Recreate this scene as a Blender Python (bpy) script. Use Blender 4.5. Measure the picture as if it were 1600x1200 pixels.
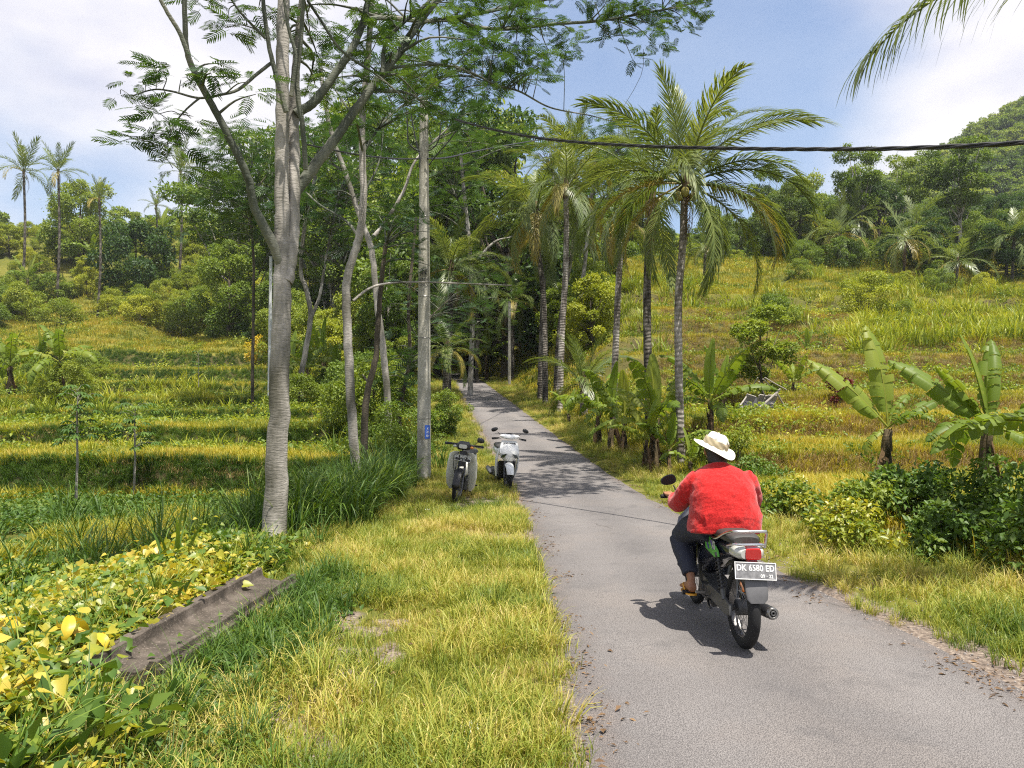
import bpy, math, random
import numpy as np
from mathutils import Vector, Matrix, Euler
R=math.radians
rng=np.random.default_rng(7); random.seed(7)
scene=bpy.context.scene
for o in list(bpy.data.objects): bpy.data.objects.remove(o)
COL=bpy.data.collections.new('place'); scene.collection.children.link(COL)
PROTO=bpy.data.collections.new('prototypes')     # never linked: sources for ground cover only

# ---------------------------------------------------------------- camera
CAM=Vector((0,0,1.6)); F=1155.0; PITCH=math.atan(40/F)
cd=bpy.data.cameras.new('camera'); cam=bpy.data.objects.new('camera',cd); COL.objects.link(cam)
cd.sensor_width=36; cd.lens=36*F/1600; cd.clip_start=.05; cd.clip_end=5000
cam.location=CAM; cam.rotation_euler=(math.pi/2+PITCH,0,0); scene.camera=cam
# ---------------------------------------------------------------- sun, sky, exposure
TOSUN=Vector((.19,-.25,.94)).normalized()
sd=bpy.data.lights.new('sun','SUN'); sun=bpy.data.objects.new('sun',sd); COL.objects.link(sun)
sd.energy=5.0; sd.angle=R(.5); sd.color=(1,.94,.84)
sun.rotation_euler=TOSUN.to_track_quat('Z','Y').to_euler()
W=bpy.data.worlds.new('World'); scene.world=W; W.use_nodes=True
nt=W.node_tree; nt.nodes.clear(); N=nt.nodes.new; LK=nt.links.new
out=N('ShaderNodeOutputWorld')
sky=N('ShaderNodeTexSky'); sky.sky_type='NISHITA'; sky.sun_disc=False
sky.sun_elevation=math.asin(TOSUN.z); sky.sun_rotation=math.atan2(TOSUN.x,TOSUN.y)
sky.air_density=1.1; sky.dust_density=1.6; sky.ozone_density=1.3
bg=N('ShaderNodeBackground'); bg.inputs[1].default_value=.10
hs=N('ShaderNodeHueSaturation'); hs.inputs['Saturation'].default_value=1.18; LK(sky.outputs[0],hs.inputs['Color']); LK(hs.outputs[0],bg.inputs[0])
tc=N('ShaderNodeTexCoord')
mp=N('ShaderNodeMapping'); mp.inputs['Scale'].default_value=(1.0,1.0,2.1); mp.inputs['Location'].default_value=(.35,.1,.2)
LK(tc.outputs['Generated'],mp.inputs[0])
nz=N('ShaderNodeTexNoise'); nz.inputs['Scale'].default_value=2.1; nz.inputs['Detail'].default_value=6; nz.inputs['Roughness'].default_value=.48
LK(mp.outputs[0],nz.inputs['Vector'])
def mth(op,a,b=None,c=None):
    m=N('ShaderNodeMath'); m.operation=op
    for i,v in enumerate((a,b,c)):
        if v is None: continue
        if isinstance(v,(int,float)): m.inputs[i].default_value=v
        else: LK(v,m.inputs[i])
    return m.outputs[0]
def blob(az,el,w):      # 1 at a sky direction, falling to 0 at angular radius w
    v=N('ShaderNodeVectorMath'); v.operation='DISTANCE'; LK(tc.outputs['Generated'],v.inputs[0])
    v.inputs[1].default_value=(math.sin(az)*math.cos(el),math.cos(az)*math.cos(el),math.sin(el))
    s=mth('DIVIDE',v.outputs['Value'],w); s=mth('SUBTRACT',1.0,s); return mth('MAXIMUM',s,0)
f=mth('ADD',nz.outputs['Fac'],mth('MULTIPLY',blob(R(9),R(27),.38),-.62))
f=mth('ADD',f,mth('MULTIPLY',blob(R(-10),R(12),.36),-.22))
f=mth('ADD',f,mth('MULTIPLY',blob(R(-30),R(13),.2),-.42))
f=mth('ADD',f,mth('MULTIPLY',blob(R(-27),R(26),.42),.32))
f=mth('ADD',f,mth('MULTIPLY',blob(R(33),R(22),.38),.30))
rp=N('ShaderNodeValToRGB'); rp.color_ramp.interpolation='EASE'
rp.color_ramp.elements[0].position=.30; rp.color_ramp.elements[0].color=(.2,.2,.2,1)
rp.color_ramp.elements[1].position=.64; rp.color_ramp.elements[1].color=(.97,.97,.97,1)
LK(f,rp.inputs[0])
nz2=N('ShaderNodeTexNoise'); nz2.inputs['Scale'].default_value=5; nz2.inputs['Detail'].default_value=5; LK(mp.outputs[0],nz2.inputs['Vector'])
rc=N('ShaderNodeValToRGB'); rc.color_ramp.elements[0].position=.33; rc.color_ramp.elements[0].color=(.66,.67,.80,1)
rc.color_ramp.elements[1].position=.62; rc.color_ramp.elements[1].color=(.96,.93,.95,1); LK(nz2.outputs['Fac'],rc.inputs[0])
bc=N('ShaderNodeBackground'); LK(rc.outputs[0],bc.inputs[0]); bc.inputs[1].default_value=.60
mx=N('ShaderNodeMixShader'); LK(rp.outputs[0],mx.inputs[0]); LK(bg.outputs[0],mx.inputs[1]); LK(bc.outputs[0],mx.inputs[2])
LK(mx.outputs[0],out.inputs[0])
vs=scene.view_settings; vs.view_transform='Standard'; vs.look='None'; vs.exposure=.92; vs.gamma=1
scene.render.engine='CYCLES'; cy=scene.cycles
cy.max_bounces=5; cy.diffuse_bounces=3; cy.glossy_bounces=2; cy.transmission_bounces=3; cy.transparent_max_bounces=4
cy.caustics_reflective=False; cy.caustics_refractive=False; cy.use_denoising=False; cy.filter_width=1.15; cy.sample_clamp_indirect=6
try: cy.denoising_input_passes='RGB_ALBEDO_NORMAL'; cy.denoising_prefilter='FAST'
except Exception: pass

# ---------------------------------------------------------------- helpers: pixels, terrain
def ray(px,py):
    u=(px-800)/F; v=(600-py)/F; c,s=math.cos(PITCH),math.sin(PITCH)
    return Vector((u, c-v*s, s+v*c))
def at(px,py,Y):
    d=ray(px,py); return CAM+d*(Y/d.y)
def lerp(a,b,t): return a+(b-a)*t
def sst(a,b,x):
    t=np.clip((x-a)/(b-a),0,1); return t*t*(3-2*t)
def vn(x,y,s=0):
    x=np.asarray(x,float); y=np.asarray(y,float)
    xi=np.floor(x); yi=np.floor(y); fx=x-xi; fy=y-yi; fx=fx*fx*(3-2*fx); fy=fy*fy*(3-2*fy)
    def h(a,b):
        v=np.sin(a*127.1+b*311.7+s*74.7)*43758.5453; return v-np.floor(v)
    return (h(xi,yi)*(1-fx)+h(xi+1,yi)*fx)*(1-fy)+(h(xi,yi+1)*(1-fx)+h(xi+1,yi+1)*fx)*fy
def fbm(x,y,s=0,o=4):
    r=0;a=.5
    for i in range(o): r=r+a*vn(x,y,s+i); x=x*2.03; y=y*2.03; a*=.5
    return r/(1-.5**o)
RP=[(2.1,-12),(1.75,0),(1.66,3.3),(1.62,5.1),(1.50,7.1),(1.40,11.5),(1.27,14.8),(1.08,17),(.6,21.4),(.28,24.7),(-.43,31.4),(-1.62,42.5),(-3.15,57.8),(-4.6,70),(-7,80),(-12,88),(-20,94),(-34,98)]
RZ=[0,0,0,0,0,0,.02,.12,.49,.75,1.33,2.33,3.6,4.7,5.55,6.2,6.7,7.4]
# smooth the polyline
def resample(P,Z,n=160):
    P=np.array(P,float); seg=np.r_[0,np.cumsum(np.hypot(*np.diff(P,axis=0).T))]
    t=np.linspace(0,seg[-1],n); x=np.interp(t,seg,P[:,0]); y=np.interp(t,seg,P[:,1]); z=np.interp(t,seg,Z)
    for a in (x,y,z):
        for _ in range(2): a[1:-1]=(a[:-2]+2*a[1:-1]+a[2:])/4
    return x,y,z
RX,RY,RZZ=resample(RP,RZ)
def road_dist(x,y):
    x=np.asarray(x,float); y=np.asarray(y,float); best=np.full(x.shape,1e9); sg=np.ones(x.shape); zz=np.zeros(x.shape)
    for i in range(0,len(RX)-1):
        ax,ay,bx,by=RX[i],RY[i],RX[i+1],RY[i+1]; dx,dy=bx-ax,by-ay; L=dx*dx+dy*dy
        t=np.clip(((x-ax)*dx+(y-ay)*dy)/L,0,1); ex=x-ax-t*dx; ey=y-ay-t*dy; d=np.hypot(ex,ey); m=d<best
        best=np.where(m,d,best); sg=np.where(m,np.sign(ex*dy-ey*dx+1e-12),sg); zz=np.where(m,lerp(RZZ[i],RZZ[i+1],t),zz)
    return best*sg,zz
def hw(y): return np.interp(y,[-12,3,7,12,20,98],[1.42,1.38,1.22,1.22,1.22,1.25])
LP=[(-60,-.5),(17.8,-.50),(18.2,.32),(23.8,.30),(24.2,.92),(33.9,.92),(34.3,1.40),(44.6,1.42),(45.2,2.15),(54.5,2.35),(55.4,3.45),(64.8,3.8),(65.9,5.1),(75.8,5.9),(77,7.4),(90,10.4),(110,16.5),(150,37),(200,44),(320,46),(900,30)]
RQ=[(-60,-.25),(16.4,.0),(17,.58),(20.4,.60),(21.1,1.22),(26.2,1.32),(27.2,1.95),(30.8,2.35),(31.6,3.1),(35.8,3.3),(36.7,4.35),(41.2,4.6),(42.3,5.75),(47.6,6.1),(48.9,7.4),(54.6,7.8),(56,9.15),(62.5,9.9),(64.2,11.7),(75,14.8),(90,19.5),(100,21.5),(125,25),(160,27),(900,25)]
def H(x,y):
    x=np.asarray(x,float); y=np.asarray(y,float)
    wob=(fbm(x*.11,y*.03,3,3)-.5)*4.5*np.clip(y/25,.4,2)
    L=np.interp(y+wob,[p[0] for p in LP],[p[1] for p in LP])
    wob2=(fbm(x*.09+7,y*.03,9,3)-.5)*4.0*np.clip(y/22,.5,2.5)-.06*(x-8)*np.clip(y/40,0,1)
    Rr=np.interp(y+wob2,[p[0] for p in RQ],[p[1] for p in RQ])
    Rr=Rr+122*np.exp(-(((x-300)/120)**2+((y-340)/95)**2)/2)+6*(fbm(x*.03,y*.03,4)-.5)*sst(150,250,y)
    L=L+(fbm(x*.06,y*.06,5)-.5)*np.clip((y-60)/30,0,1)*3
    d,zr=road_dist(x,y); w=hw(y)
    cx=np.interp(y,RY[:145],RX[:145])
    side=lerp(L,Rr,sst(-3-.05*np.abs(y),3+.05*np.abs(y),x-cx))
    wl=np.interp(y,[0,9,13,17,25,60],[2.9,2.7,2.5,2.4,1.4,1.2]); wr=np.interp(y,[0,7,15,25,60],[2.3,2.1,1.3,1.1,1.2])
    e0=w+np.where(d<0,wl,wr); bw=np.where(d<0,np.interp(y,[0,20,60,100],[1.6,3,7,14]),np.interp(y,[0,20,60,100],[1.6,2.5,9,16]))
    k=sst(0,1,(np.abs(d)-e0)/bw)
    h=lerp(zr,side,k)
    nn=(fbm(x*1.3,y*1.3,11)-.5)*.12*sst(w+.1,w+1.2,np.abs(d))+(fbm(x*.35,y*.35,12)-.5)*.35*k
    under=-.035*(1-sst(w-.25,w+.1,np.abs(d)))
    return h+nn+under
def Hs(x,y): return float(H(np.array([x]),np.array([y]))[0])
def G(px,Y,dz=0):       # ground point in the direction of image column px at depth Y
    x=(px-800)/F*Y/math.cos(PITCH); return Vector((x,Y,Hs(x,Y)+dz))

# ---------------------------------------------------------------- helpers: meshes
def new_mesh(name,v,faces,attr=None,smooth=False,mat=None):
    """faces: (n,3|4) array or list of lists"""
    me=bpy.data.meshes.new(name)
    v=np.asarray(v,np.float32).reshape(-1,3)
    if isinstance(faces,np.ndarray):
        n,k=faces.shape; me.vertices.add(len(v)); me.vertices.foreach_set('co',v.ravel())
        me.loops.add(n*k); me.loops.foreach_set('vertex_index',faces.astype(np.int32).ravel())
        me.polygons.add(n); me.polygons.foreach_set('loop_start',np.arange(0,n*k,k,dtype=np.int32))
        me.update(calc_edges=True)
    else:
        me.from_pydata([tuple(p) for p in v],[],[tuple(f) for f in faces]); me.update()
    if attr is not None:
        a=me.attributes.new('tint','FLOAT','FACE'); a.data.foreach_set('value',np.asarray(attr,np.float32))
    if smooth: me.polygons.foreach_set('use_smooth',np.ones(len(me.polygons),bool))
    if mat: me.materials.append(mat)
    return me
def link(name,me,parent=None,loc=None,rot=None,scale=None,col=None):
    o=bpy.data.objects.new(name,me); (col or COL).objects.link(o)
    if parent: o.parent=parent
    if loc is not None: o.location=loc
    if rot is not None: o.rotation_euler=rot
    if scale is not None: o.scale=scale if hasattr(scale,'__len__') else (scale,)*3
    return o
def tag(o,label=None,cat=None,group=None,kind=None):
    if label: o['label']=label
    if cat: o['category']=cat
    if group: o['group']=group
    if kind: o['kind']=kind
    return o
def empty(name,loc,rotz=0,label=None,cat=None,group=None,scale=None):
    o=bpy.data.objects.new(name,None); COL.objects.link(o); o.location=loc; o.rotation_euler=(0,0,rotz); o.empty_display_size=.1
    if scale: o.scale=(scale,)*3
    return tag(o,label,cat,group)
class MB:
    def __init__(s): s.v=[]; s.f=[]
    def add(s,v,f):
        b=len(s.v); s.v+= [tuple(p) for p in v]; s.f+=[tuple(i+b for i in q) for q in f]; return s
    def box(s,c,d,rot=None):
        c=Vector(c); M=(Euler(rot).to_matrix() if rot else Matrix.Identity(3))
        v=[c+M@Vector((x*d[0]/2,y*d[1]/2,z*d[2]/2)) for x in(-1,1) for y in(-1,1) for z in(-1,1)]
        return s.add(v,[(0,1,3,2),(4,6,7,5),(0,4,5,1),(2,3,7,6),(0,2,6,4),(1,5,7,3)])
    def tube(s,P,r,n=10,cap=True,flat=1.0):
        P=[Vector(p) for p in P]; m=len(P); r=list(r) if hasattr(r,'__len__') else [r]*m; V=[]
        t0=(P[1]-P[0]).normalized(); u=t0.orthogonal().normalized()
        for i,p in enumerate(P):
            t=(P[min(i+1,m-1)]-P[max(i-1,0)]).normalized(); u=(u-t*u.dot(t)).normalized(); w=t.cross(u)
            for k in range(n):
                a=2*math.pi*k/n; V.append(p+(u*math.cos(a)+w*math.sin(a)*flat)*r[i])
        Fc=[(i*n+k,i*n+(k+1)%n,(i+1)*n+(k+1)%n,(i+1)*n+k) for i in range(m-1) for k in range(n)]
        if cap: Fc+=[tuple(range(n-1,-1,-1)),tuple(range((m-1)*n,m*n))]
        return s.add(V,Fc)
    def cyl(s,a,b,r,r2=None,n=16): return s.tube([a,b],[r,r if r2 is None else r2],n)
    def torus(s,c,ax,Rr,r,n=40,m=10,ry=None):
        c=Vector(c); ax=Vector(ax).normalized(); u=ax.orthogonal().normalized(); w=ax.cross(u); V=[]
        for i in range(n):
            a=2*math.pi*i/n; d=u*math.cos(a)+w*math.sin(a)
            for k in range(m):
                b=2*math.pi*k/m; V.append(c+d*(Rr+r*math.cos(b))+ax*(ry or r)*math.sin(b))
        return s.add(V,[(i*m+k,((i+1)%n)*m+k,((i+1)%n)*m+(k+1)%m,i*m+(k+1)%m) for i in range(n) for k in range(m)])
    def ell(s,c,r,n=16,m=10,rot=None):
        c=Vector(c); M=(Euler(rot).to_matrix() if rot else Matrix.Identity(3)); V=[]
        for i in range(m+1):
            a=math.pi*i/m
            for k in range(n):
                b=2*math.pi*k/n; V.append(c+M@Vector((r[0]*math.sin(a)*math.cos(b),r[1]*math.sin(a)*math.sin(b),r[2]*math.cos(a))))
        return s.add(V,[(i*n+k,(i+1)*n+k,(i+1)*n+(k+1)%n,i*n+(k+1)%n) for i in range(m) for k in range(n)])
    def loft(s,secs,n=20,cap=True,pw=2.4):
        """secs: (centre, rx, ry, rot) superellipses in local XY of each section; rot Euler"""
        V=[]
        for sc in secs:
            c=Vector(sc[0]); rx,ry=sc[1],sc[2]; M=Euler(sc[3]).to_matrix() if len(sc)>3 else Matrix.Identity(3); p=sc[4] if len(sc)>4 else pw
            for k in range(n):
                a=2*math.pi*k/n; ca,sa=math.cos(a),math.sin(a)
                V.append(c+M@Vector((rx*math.copysign(abs(ca)**(2/p),ca),ry*math.copysign(abs(sa)**(2/p),sa),0)))
        m=len(secs); Fc=[(i*n+k,i*n+(k+1)%n,(i+1)*n+(k+1)%n,(i+1)*n+k) for i in range(m-1) for k in range(n)]
        if cap: Fc+=[tuple(range(n-1,-1,-1)),tuple(range((m-1)*n,m*n))]
        return s.add(V,Fc)
    def prism(s,poly,origin,ux,uy,th):
        """polygon (2D) in plane ux,uy extruded by th along normal, centred"""
        o=Vector(origin);ux=Vector(ux).normalized();uy=Vector(uy).normalized();nn=ux.cross(uy).normalized(); k=len(poly)
        V=[o+ux*a+uy*b-nn*th/2 for a,b in poly]+[o+ux*a+uy*b+nn*th/2 for a,b in poly]
        return s.add(V,[tuple(range(k-1,-1,-1)),tuple(range(k,2*k))]+[(i,(i+1)%k,k+(i+1)%k,k+i) for i in range(k)])
    def obj(s,name,mat,parent=None,smooth=True,bevel=0,remesh=0,sub=0,smooth_it=0,**kw):
        me=new_mesh(name,s.v,s.f,mat=mat,smooth=smooth); o=link(name,me,parent,**kw)
        if remesh:
            md=o.modifiers.new('r','REMESH'); md.mode='VOXEL'; md.voxel_size=remesh; md.use_smooth_shade=True
            if smooth_it: ms=o.modifiers.new('s','SMOOTH'); ms.iterations=smooth_it; ms.factor=.5
        if bevel:
            md=o.modifiers.new('b','BEVEL'); md.width=bevel; md.segments=2; md.limit_method='ANGLE'; md.angle_limit=R(35); md.harden_normals=False
        if sub: md=o.modifiers.new('u','SUBSURF'); md.levels=md.render_levels=sub
        if smooth and not remesh and not sub:
            me.polygons.foreach_set('use_smooth',np.ones(len(me.polygons),bool))
            try: me.set_sharp_from_angle(angle=R(40))
            except Exception: pass
        return o

# ---------------------------------------------------------------- helpers: materials
def lin(c):
    if max(c)<=1: return tuple(c)+(1,)
    return tuple(((v/255)/12.92 if v/255<.04045 else ((v/255+.055)/1.055)**2.4) for v in c)+(1,)
class NT:
    def __init__(s,name):
        s.m=bpy.data.materials.new(name); s.m.use_nodes=True; s.t=s.m.node_tree; s.t.nodes.clear(); s.o=s.n('OutputMaterial')
    def n(s,k,**kw):
        x=s.t.nodes.new('ShaderNode'+k)
        for a,b in kw.items(): setattr(x,a,b)
        return x
    def l(s,a,b): s.t.links.new(a,b)
    def noise(s,sc,det=4,rough=.55,vec=None,out='Fac'):
        x=s.n('TexNoise'); x.inputs['Scale'].default_value=sc; x.inputs['Detail'].default_value=det; x.inputs['Roughness'].default_value=rough
        if vec: s.l(vec,x.inputs['Vector'])
        return x.outputs[out]
    def pos(s): return s.n('NewGeometry').outputs['Position']
    def objc(s): return s.n('TexCoord').outputs['Object']
    def ramp(s,fac,stops):
        x=s.n('ValToRGB'); e=x.color_ramp.elements
        while len(e)<len(stops): e.new(.5)
        for i,(p,c) in enumerate(stops): e[i].position=p; e[i].color=lin(c)
        s.l(fac,x.inputs[0]); return x.outputs[0]
    def math(s,op,a,b=0.0):
        x=s.n('Math',operation=op)
        for i,v in enumerate((a,b)):
            if isinstance(v,(int,float)): x.inputs[i].default_value=v
            else: s.l(v,x.inputs[i])
        return x.outputs[0]
    def mix(s,fac,a,b,mode='MIX'):
        x=s.n('Mix',data_type='RGBA',blend_type=mode)
        for i,v in ((0,fac),(6,a),(7,b)):
            if isinstance(v,(int,float)): x.inputs[i].default_value=v
            elif isinstance(v,tuple): x.inputs[i].default_value=lin(v) if len(v)==3 else v
            else: s.l(v,x.inputs[i])
        return x.outputs[2]
    def bsdf(s,col,rough=.6,spec=.4,metal=0,bump=None,bs=.3,bd=.02,coat=0):
        b=s.n('BsdfPrincipled')
        if isinstance(col,tuple): b.inputs['Base Color'].default_value=lin(col)
        else: s.l(col,b.inputs['Base Color'])
        if isinstance(rough,(int,float)): b.inputs['Roughness'].default_value=rough
        else: s.l(rough,b.inputs['Roughness'])
        b.inputs['Specular IOR Level'].default_value=spec; b.inputs['Metallic'].default_value=metal; b.inputs['Coat Weight'].default_value=coat
        if bump is not None:
            p=s.n('Bump'); p.inputs['Strength'].default_value=bs; p.inputs['Distance'].default_value=bd; s.l(bump,p.inputs['Height']); s.l(p.outputs[0],b.inputs['Normal'])
        return b
    def done(s,b): s.l(b.outputs[0],s.o.inputs[0]); return s.m
def simple(name,c,rough=.5,metal=0,spec=.5,coat=0,var=.12,scale=18,bump=0):
    t=NT(name); v=t.objc(); nf=t.noise(scale,5,vec=v)
    lo=tuple(x*(1-var*1.6) for x in lin(c)[:3])+(1,); hi=tuple(min(1,x*(1+var)) for x in lin(c)[:3])+(1,)
    col=t.mix(nf,lo,hi)
    rr=t.math('ADD',t.math('MULTIPLY',nf,.25),rough-.12)
    return t.done(t.bsdf(col,rr,spec,metal,bump=nf if bump else None,bs=bump or .1,bd=.01,coat=coat))
def leafmat(name,stops,trans=.35,wn=.15,wamt=.45,rough=.5,spec=.35,tr_gain=1.25):
    """leaf colour by its own tint, the plant's own random and a slow drift over the ground"""
    t=NT(name); a=t.n('Attribute'); a.attribute_name='tint'; oi=t.n('ObjectInfo')
    f=t.math('ADD',t.math('MULTIPLY',a.outputs['Fac'],.42),t.math('MULTIPLY',oi.outputs['Random'],.34))
    w=t.math('MULTIPLY',t.math('SUBTRACT',t.noise(wn,4,vec=t.pos()),.38),wamt*2.2)
    f=t.math('ADD',f,w)
    col=t.ramp(f,stops)
    b=t.bsdf(col,rough,spec); tr=t.n('BsdfTranslucent')
    g=t.mix(1.0,col,(tr_gain,tr_gain*.98,.55,1),'MULTIPLY'); t.l(g,tr.inputs[0])
    m=t.n('MixShader'); m.inputs[0].default_value=trans; t.l(b.outputs[0],m.inputs[1]); t.l(tr.outputs[0],m.inputs[2])
    t.l(m.outputs[0],t.o.inputs[0]); return t.m
M={}
# linear base colours
M['grass']=leafmat('grass_blade',[(.0,(.05,.11,.018)),(.3,(.14,.20,.028)),(.55,(.29,.32,.045)),(.8,(.48,.41,.10)),(1,(.58,.45,.20))],.32,.7,.75)
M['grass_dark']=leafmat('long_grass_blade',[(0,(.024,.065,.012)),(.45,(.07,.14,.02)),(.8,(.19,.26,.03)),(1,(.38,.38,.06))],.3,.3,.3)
M['field']=leafmat('field_grass',[(0,(.03,.085,.014)),(.25,(.10,.17,.022)),(.5,(.29,.295,.03)),(.8,(.47,.40,.04)),(1,(.54,.41,.09))],.34,.35,.9)
M['straw']=leafmat('dry_straw',[(0,(.12,.08,.035)),(.4,(.30,.21,.09)),(.8,(.52,.40,.19)),(1,(.64,.53,.30))],.2,.3,.3)
M['palm']=leafmat('palm_leaflet',[(0,(.05,.085,.028)),(.4,(.12,.165,.045)),(.75,(.22,.26,.07)),(1,(.42,.38,.11))],.34,.1,.25,rough=.4,spec=.5)
M['palm_old']=leafmat('ripening_palm_leaflet',[(0,(.10,.11,.02)),(.4,(.28,.24,.05)),(1,(.46,.34,.11))],.3,.1,.2,rough=.4,spec=.5)
M['dead']=leafmat('dead_leaf',[(0,(.05,.03,.018)),(.5,(.15,.09,.045)),(1,(.34,.22,.11))],.1,.3,.3,rough=.8)
M['feather']=leafmat('feathery_leaf',[(0,(.016,.044,.022)),(.45,(.038,.085,.028)),(.8,(.09,.155,.032)),(1,(.20,.27,.045))],.32,.2,.3,rough=.45)
M['banana']=leafmat('banana_blade',[(0,(.07,.13,.018)),(.5,(.18,.25,.030)),(1,(.42,.40,.07))],.45,.5,.25,rough=.48,spec=.3)
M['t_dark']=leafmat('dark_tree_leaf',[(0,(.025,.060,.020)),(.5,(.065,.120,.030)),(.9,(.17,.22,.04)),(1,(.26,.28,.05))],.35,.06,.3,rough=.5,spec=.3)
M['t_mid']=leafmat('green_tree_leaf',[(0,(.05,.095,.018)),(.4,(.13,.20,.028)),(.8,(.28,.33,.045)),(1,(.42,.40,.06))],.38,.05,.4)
M['t_light']=leafmat('yellow_green_leaf',[(0,(.07,.12,.015)),(.4,(.20,.26,.024)),(.8,(.42,.42,.04)),(1,(.56,.48,.07))],.36,.05,.4)
M['vine']=leafmat('heart_vine_leaf',[(0,(.045,.12,.02)),(.4,(.13,.21,.028)),(.75,(.35,.335,.03)),(1,(.55,.42,.07))],.35,1.1,.8,rough=.42,spec=.5)
M['yellow_leaf']=leafmat('yellow_orange_leaf',[(0,(.32,.30,.03)),(.4,(.55,.42,.035)),(.75,(.66,.38,.045)),(1,(.72,.20,.03))],.3,.9,.2,rough=.4)
M['weed']=leafmat('weed_leaf',[(0,(.025,.07,.015)),(.5,(.08,.15,.022)),(1,(.24,.28,.035))],.3,.4,.35)
M['red_leaf']=leafmat('dark_red_leaf',[(0,(.05,.008,.008)),(1,(.30,.03,.025))],.2,.5,.2)

def bark(name,c1,c2,c3,ring=0,rs=9,scale=3,spots=.5):
    t=NT(name); v=t.objc(); mp=t.n('Mapping'); mp.inputs['Scale'].default_value=(1,1,.35); t.l(v,mp.inputs[0])
    n1=t.noise(scale,6,.6,mp.outputs[0]); n2=t.noise(scale*6,4,.6,v)
    mp2=t.n('Mapping'); mp2.inputs['Scale'].default_value=(5,5,20); t.l(v,mp2.inputs[0]); n3=t.noise(2.4,4,.6,mp2.outputs[0])
    col=t.ramp(n1,[(.38,c1),(.5,c2),(.62,c3)])
    col=t.mix(t.ramp(n3,[(.35,(1.,1.,1.)),(.42,(0.,0.,0.))]) if False else t.math('MULTIPLY',t.math('LESS_THAN',n3,.38),.32),col,tuple(x*.35 for x in lin(c1)[:3])+(1,))
    col=t.mix(t.math('MULTIPLY',n2,spots),col,c1)
    h=t.math('ADD',n3,t.math('MULTIPLY',n1,.6))
    if ring:
        w=t.n('TexWave',wave_type='BANDS',bands_direction='Z'); w.inputs['Scale'].default_value=rs; w.inputs['Distortion'].default_value=7; w.inputs['Detail'].default_value=2; t.l(v,w.inputs['Vector'])
        col=t.mix(t.math('MULTIPLY',t.math('LESS_THAN',w.outputs['Fac'],.27),.26),col,tuple(x*.3 for x in lin(c1)[:3])+(1,))
        h=t.math('ADD',h,t.math('MULTIPLY',w.outputs['Fac'],1.2))
    return t.done(t.bsdf(col,.85,.2,bump=h,bs=.55,bd=.02))
M['bark']=bark('grey_bark',(.10,.095,.075),(.30,.28,.25),(.56,.52,.48),scale=2.2)
M['limb']=bark('green_grey_bark',(.05,.058,.044),(.12,.13,.10),(.24,.235,.19),scale=2)
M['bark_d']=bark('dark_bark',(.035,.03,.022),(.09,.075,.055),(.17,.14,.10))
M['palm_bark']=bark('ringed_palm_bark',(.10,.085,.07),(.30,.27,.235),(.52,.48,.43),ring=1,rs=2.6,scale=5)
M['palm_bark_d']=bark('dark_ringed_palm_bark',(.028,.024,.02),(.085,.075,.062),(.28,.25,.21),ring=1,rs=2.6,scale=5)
M['stem']=bark('banana_stem',(.03,.025,.015),(.10,.075,.04),(.22,.16,.09),scale=6)
M['green_stem']=simple('green_stem',(.10,.16,.04),.6,var=.3)

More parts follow.
